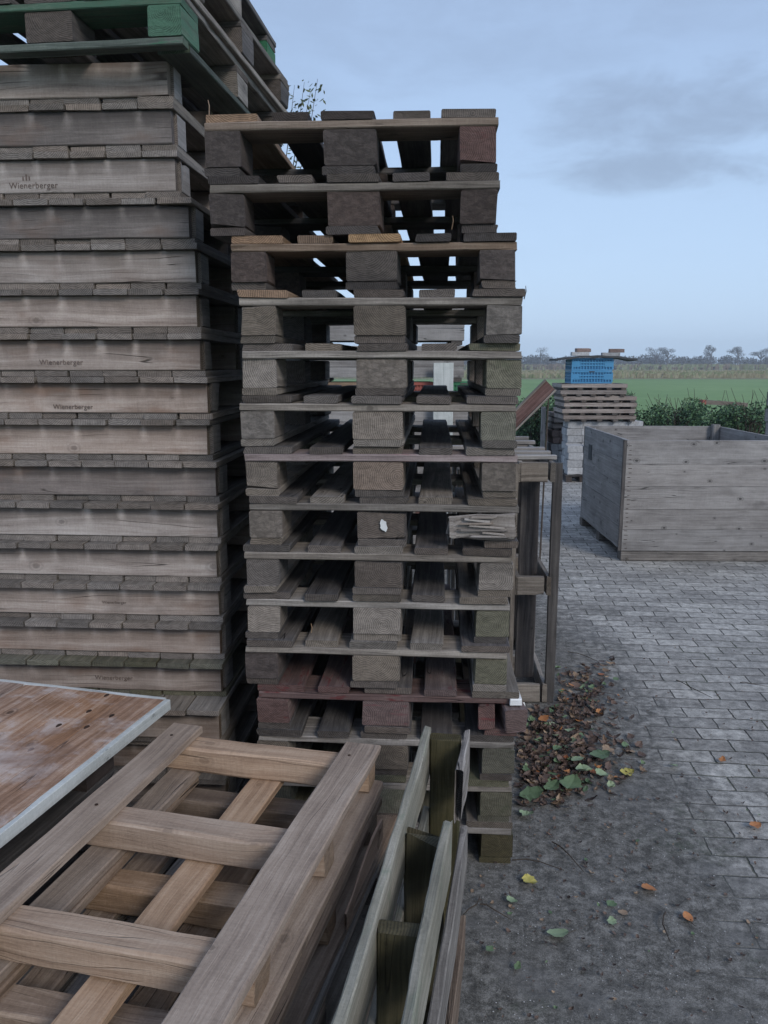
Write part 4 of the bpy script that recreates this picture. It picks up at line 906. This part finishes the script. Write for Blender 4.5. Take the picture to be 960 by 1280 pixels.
# plank lying in the hedge
b = beam('timber_beam', 'grey', None, (at(910, 497, 13.2).x, 13.3, .93), .75, .12, .07, (0, rad(4), rad(8))); tag(b, 'grey beam with an orange end lying on top of the hedge', 'beam')
be_ = beam('beam_end', M['pred'], b, (-.40, 0, 0), .06, .13, .075, n=3)
# far trees
def far_tree(x, y, h, w, kind, label):
    t = empty('field_tree', label, 'tree', (x, y, 0), 0, 'single trees on the horizon')
    ps = [tube([(0, 0, -.1), (VR.uniform(-.3, .3), 0, h*.45), (VR.uniform(-.5, .5), 0, h*.8)], [.38, .26, .08], 6)]
    cl = []
    for k in range(9):
        a = VR.uniform(0, 6.28); d = w*VR.uniform(.3, .95)*.5; z = h*VR.uniform(.5, .92) if kind else h*VR.uniform(.35, .85)
        ps.append(tube([(0, 0, h*.4), (math.cos(a)*d*.5, math.sin(a)*d*.5, h*.6), (math.cos(a)*d, math.sin(a)*d, z)], [.18, .12, .05], 5))
        cl.append((math.cos(a)*d, math.sin(a)*d, z, w*.24, w*.2, h*(.12 if kind else .15)))
    V, Fc = join(ps); mesh_obj('trunk', V, Fc, M['bark'], t)
    foliage(cl, 1700, .36, LM['far'], 'crown', t)
FT = [(563, 0), (592, 430, 10.2, 7, 1), ]
for (u, top, w, kind, lb) in ((822, 434, 9, 1, 'leftmost flat-crowned tree right of the blue crates on the horizon'), (836, 434, 8, 1, 'flat-crowned tree just right of the leftmost one'), (890, 431, 7, 1, 'tallest small-crowned tree on the horizon'), (924, 432, 9, 1, 'wide umbrella-like tree on the horizon'), (952, 434, 10, 1, 'tree on the horizon at the right edge'), (675, 433, 12, 0, 'broad rounded tree on the horizon just right of the stack')):
    y = 400.; p = at(u, top, y); far_tree(p.x, y, p.z, w, kind, lb)
cs = []
x = -160.
while x < 330:
    h = 5.2+2.6*mnoise.noise(Vector((x*.05, 1, 0)))+1.6*mnoise.noise(Vector((x*.21, 8, 0))); cs.append((x, 410+VR.uniform(-8, 8), h*.5, 4.0, 4, h*.56)); x += 2.6
wd = foliage(cs, 60000, .8, LM['far'], 'distant_wood', wide=.9); tag(wd, 'long dark line of trees and bushes on the horizon', 'wood', kind='stuff')
V, Fc = [], []
# ---------------------------------------------------------------- sky and sun
w = bpy.data.worlds.new('World'); sc.world = w; w.use_nodes = True
nt = NT(w.node_tree); bg = w.node_tree.nodes['Background']
sky = nt.node('ShaderNodeTexSky', sky_type='NISHITA', sun_disc=False)
SE, SR = rad(32), rad(150)
sky.sun_elevation = SE; sky.sun_rotation = SR; sky.air_density = 1.2; sky.dust_density = 2.
tc = nt.node('ShaderNodeTexCoord').outputs['Generated']
s = nt.node('ShaderNodeSeparateXYZ'); nt.put(s.inputs[0], tc); X_, Y_, Z_ = s.outputs
zc = nt.math('ADD', nt.math('MAXIMUM', Z_, 0), .16)
pr = nt.comb(nt.math('DIVIDE', X_, zc), nt.math('DIVIDE', Y_, zc), 0)
n1 = nt.noise(nt.vmath('MULTIPLY', pr, (.8, 1.7, 1)), 1.0, 6, .55, dist=.3)
n2 = nt.noise(nt.vmath('MULTIPLY', tc, (1.4, 1.4, 4.5)), 2.2, 5, .55)
base = nt.ramp(nt.math('MAXIMUM', Z_, 0), [(0, (2.9, 3.95, 5.35)), (.12, (2.7, 3.7, 5.2)), (.32, (2.2, 3.0, 4.4)), (.6, (2.1, 2.75, 4.1)), (1, (2.4, 2.9, 4.1))])
cl = nt.mul(nt.mix(1, (1, .96, .93), (1, .96, .93)), 3.0)
cloud = nt.mr(nt.math('ADD', nt.math('MULTIPLY', n1, .5), nt.math('MULTIPLY', n2, .5)), .47, .62, 0, .75)
def bank(u0, v0, su, sv):
    d_ = (at(u0, v0, 10)-Vector((0, 0, H))).normalized()
    e_ = nt.vmath('SUBTRACT', tc, tuple(d_)); ee = nt.node('ShaderNodeSeparateXYZ'); nt.put(ee.inputs[0], e_)
    jn = nt.math('MULTIPLY', nt.math('SUBTRACT', nt.noise(nt.vmath('MULTIPLY', tc, (1, 1, 2.6)), 9, 9, .62, dist=.35), .5), 3.4)
    r2 = nt.math('ADD', nt.math('POWER', nt.math('DIVIDE', ee.outputs[0], su), 2), nt.math('POWER', nt.math('DIVIDE', ee.outputs[2], sv), 2))
    return nt.mr(nt.math('ADD', nt.math('SUBTRACT', 1, r2), jn), -.2, 1.5, 0, .75)
cloud = nt.math('MAXIMUM', nt.math('MAXIMUM', nt.math('MULTIPLY', cloud, .5), bank(870, 140, .2, .05)), nt.math('MAXIMUM', bank(840, 212, .17, .026), nt.math('MULTIPLY', bank(560, 20, .4, .07), .5)))
cloudc = nt.comb(1.5, 1.95, 2.8)
band = nt.mr(Z_, .1, .2)
col = nt.mix(nt.math('MULTIPLY', cloud, band), base, cloudc)
col = nt.mix(.12, col, sky.outputs[0])
nt.put(bg.inputs['Color'], col); bg.inputs['Strength'].default_value = .1
sd = bpy.data.lights.new('sun', 'SUN'); sd.energy = .9; sd.angle = rad(18); sd.color = (1, .94, .88)
so = bpy.data.objects.new('sun', sd); COL.objects.link(so)
dirv = Vector((math.sin(SR)*math.cos(SE), math.cos(SR)*math.cos(SE), math.sin(SE)))
so.rotation_euler = (-dirv).to_track_quat('-Z', 'Y').to_euler(); so.location = (3, -3, 8)
# ---------------------------------------------------------------- air
HAZE = True
if HAZE:
    hz = boxes('haze', [(-330, 470, -40, 450, -1.03, 14)], M['mark'])
    hm = bpy.data.materials.new('haze_air'); hm.use_nodes = True; hn = hm.node_tree; hn.nodes.clear()
    ou = hn.nodes.new('ShaderNodeOutputMaterial'); pv = hn.nodes.new('ShaderNodeVolumePrincipled')
    pv.inputs['Color'].default_value = (.9, .95, 1, 1); pv.inputs['Density'].default_value = .0011; pv.inputs['Anisotropy'].default_value = .2
    hn.links.new(pv.outputs[0], ou.inputs['Volume']); hz.data.materials[0] = hm; hz['kind'] = 'stuff'
    hz['label'] = 'thin blue evening air over the whole place'; hz['category'] = 'haze'
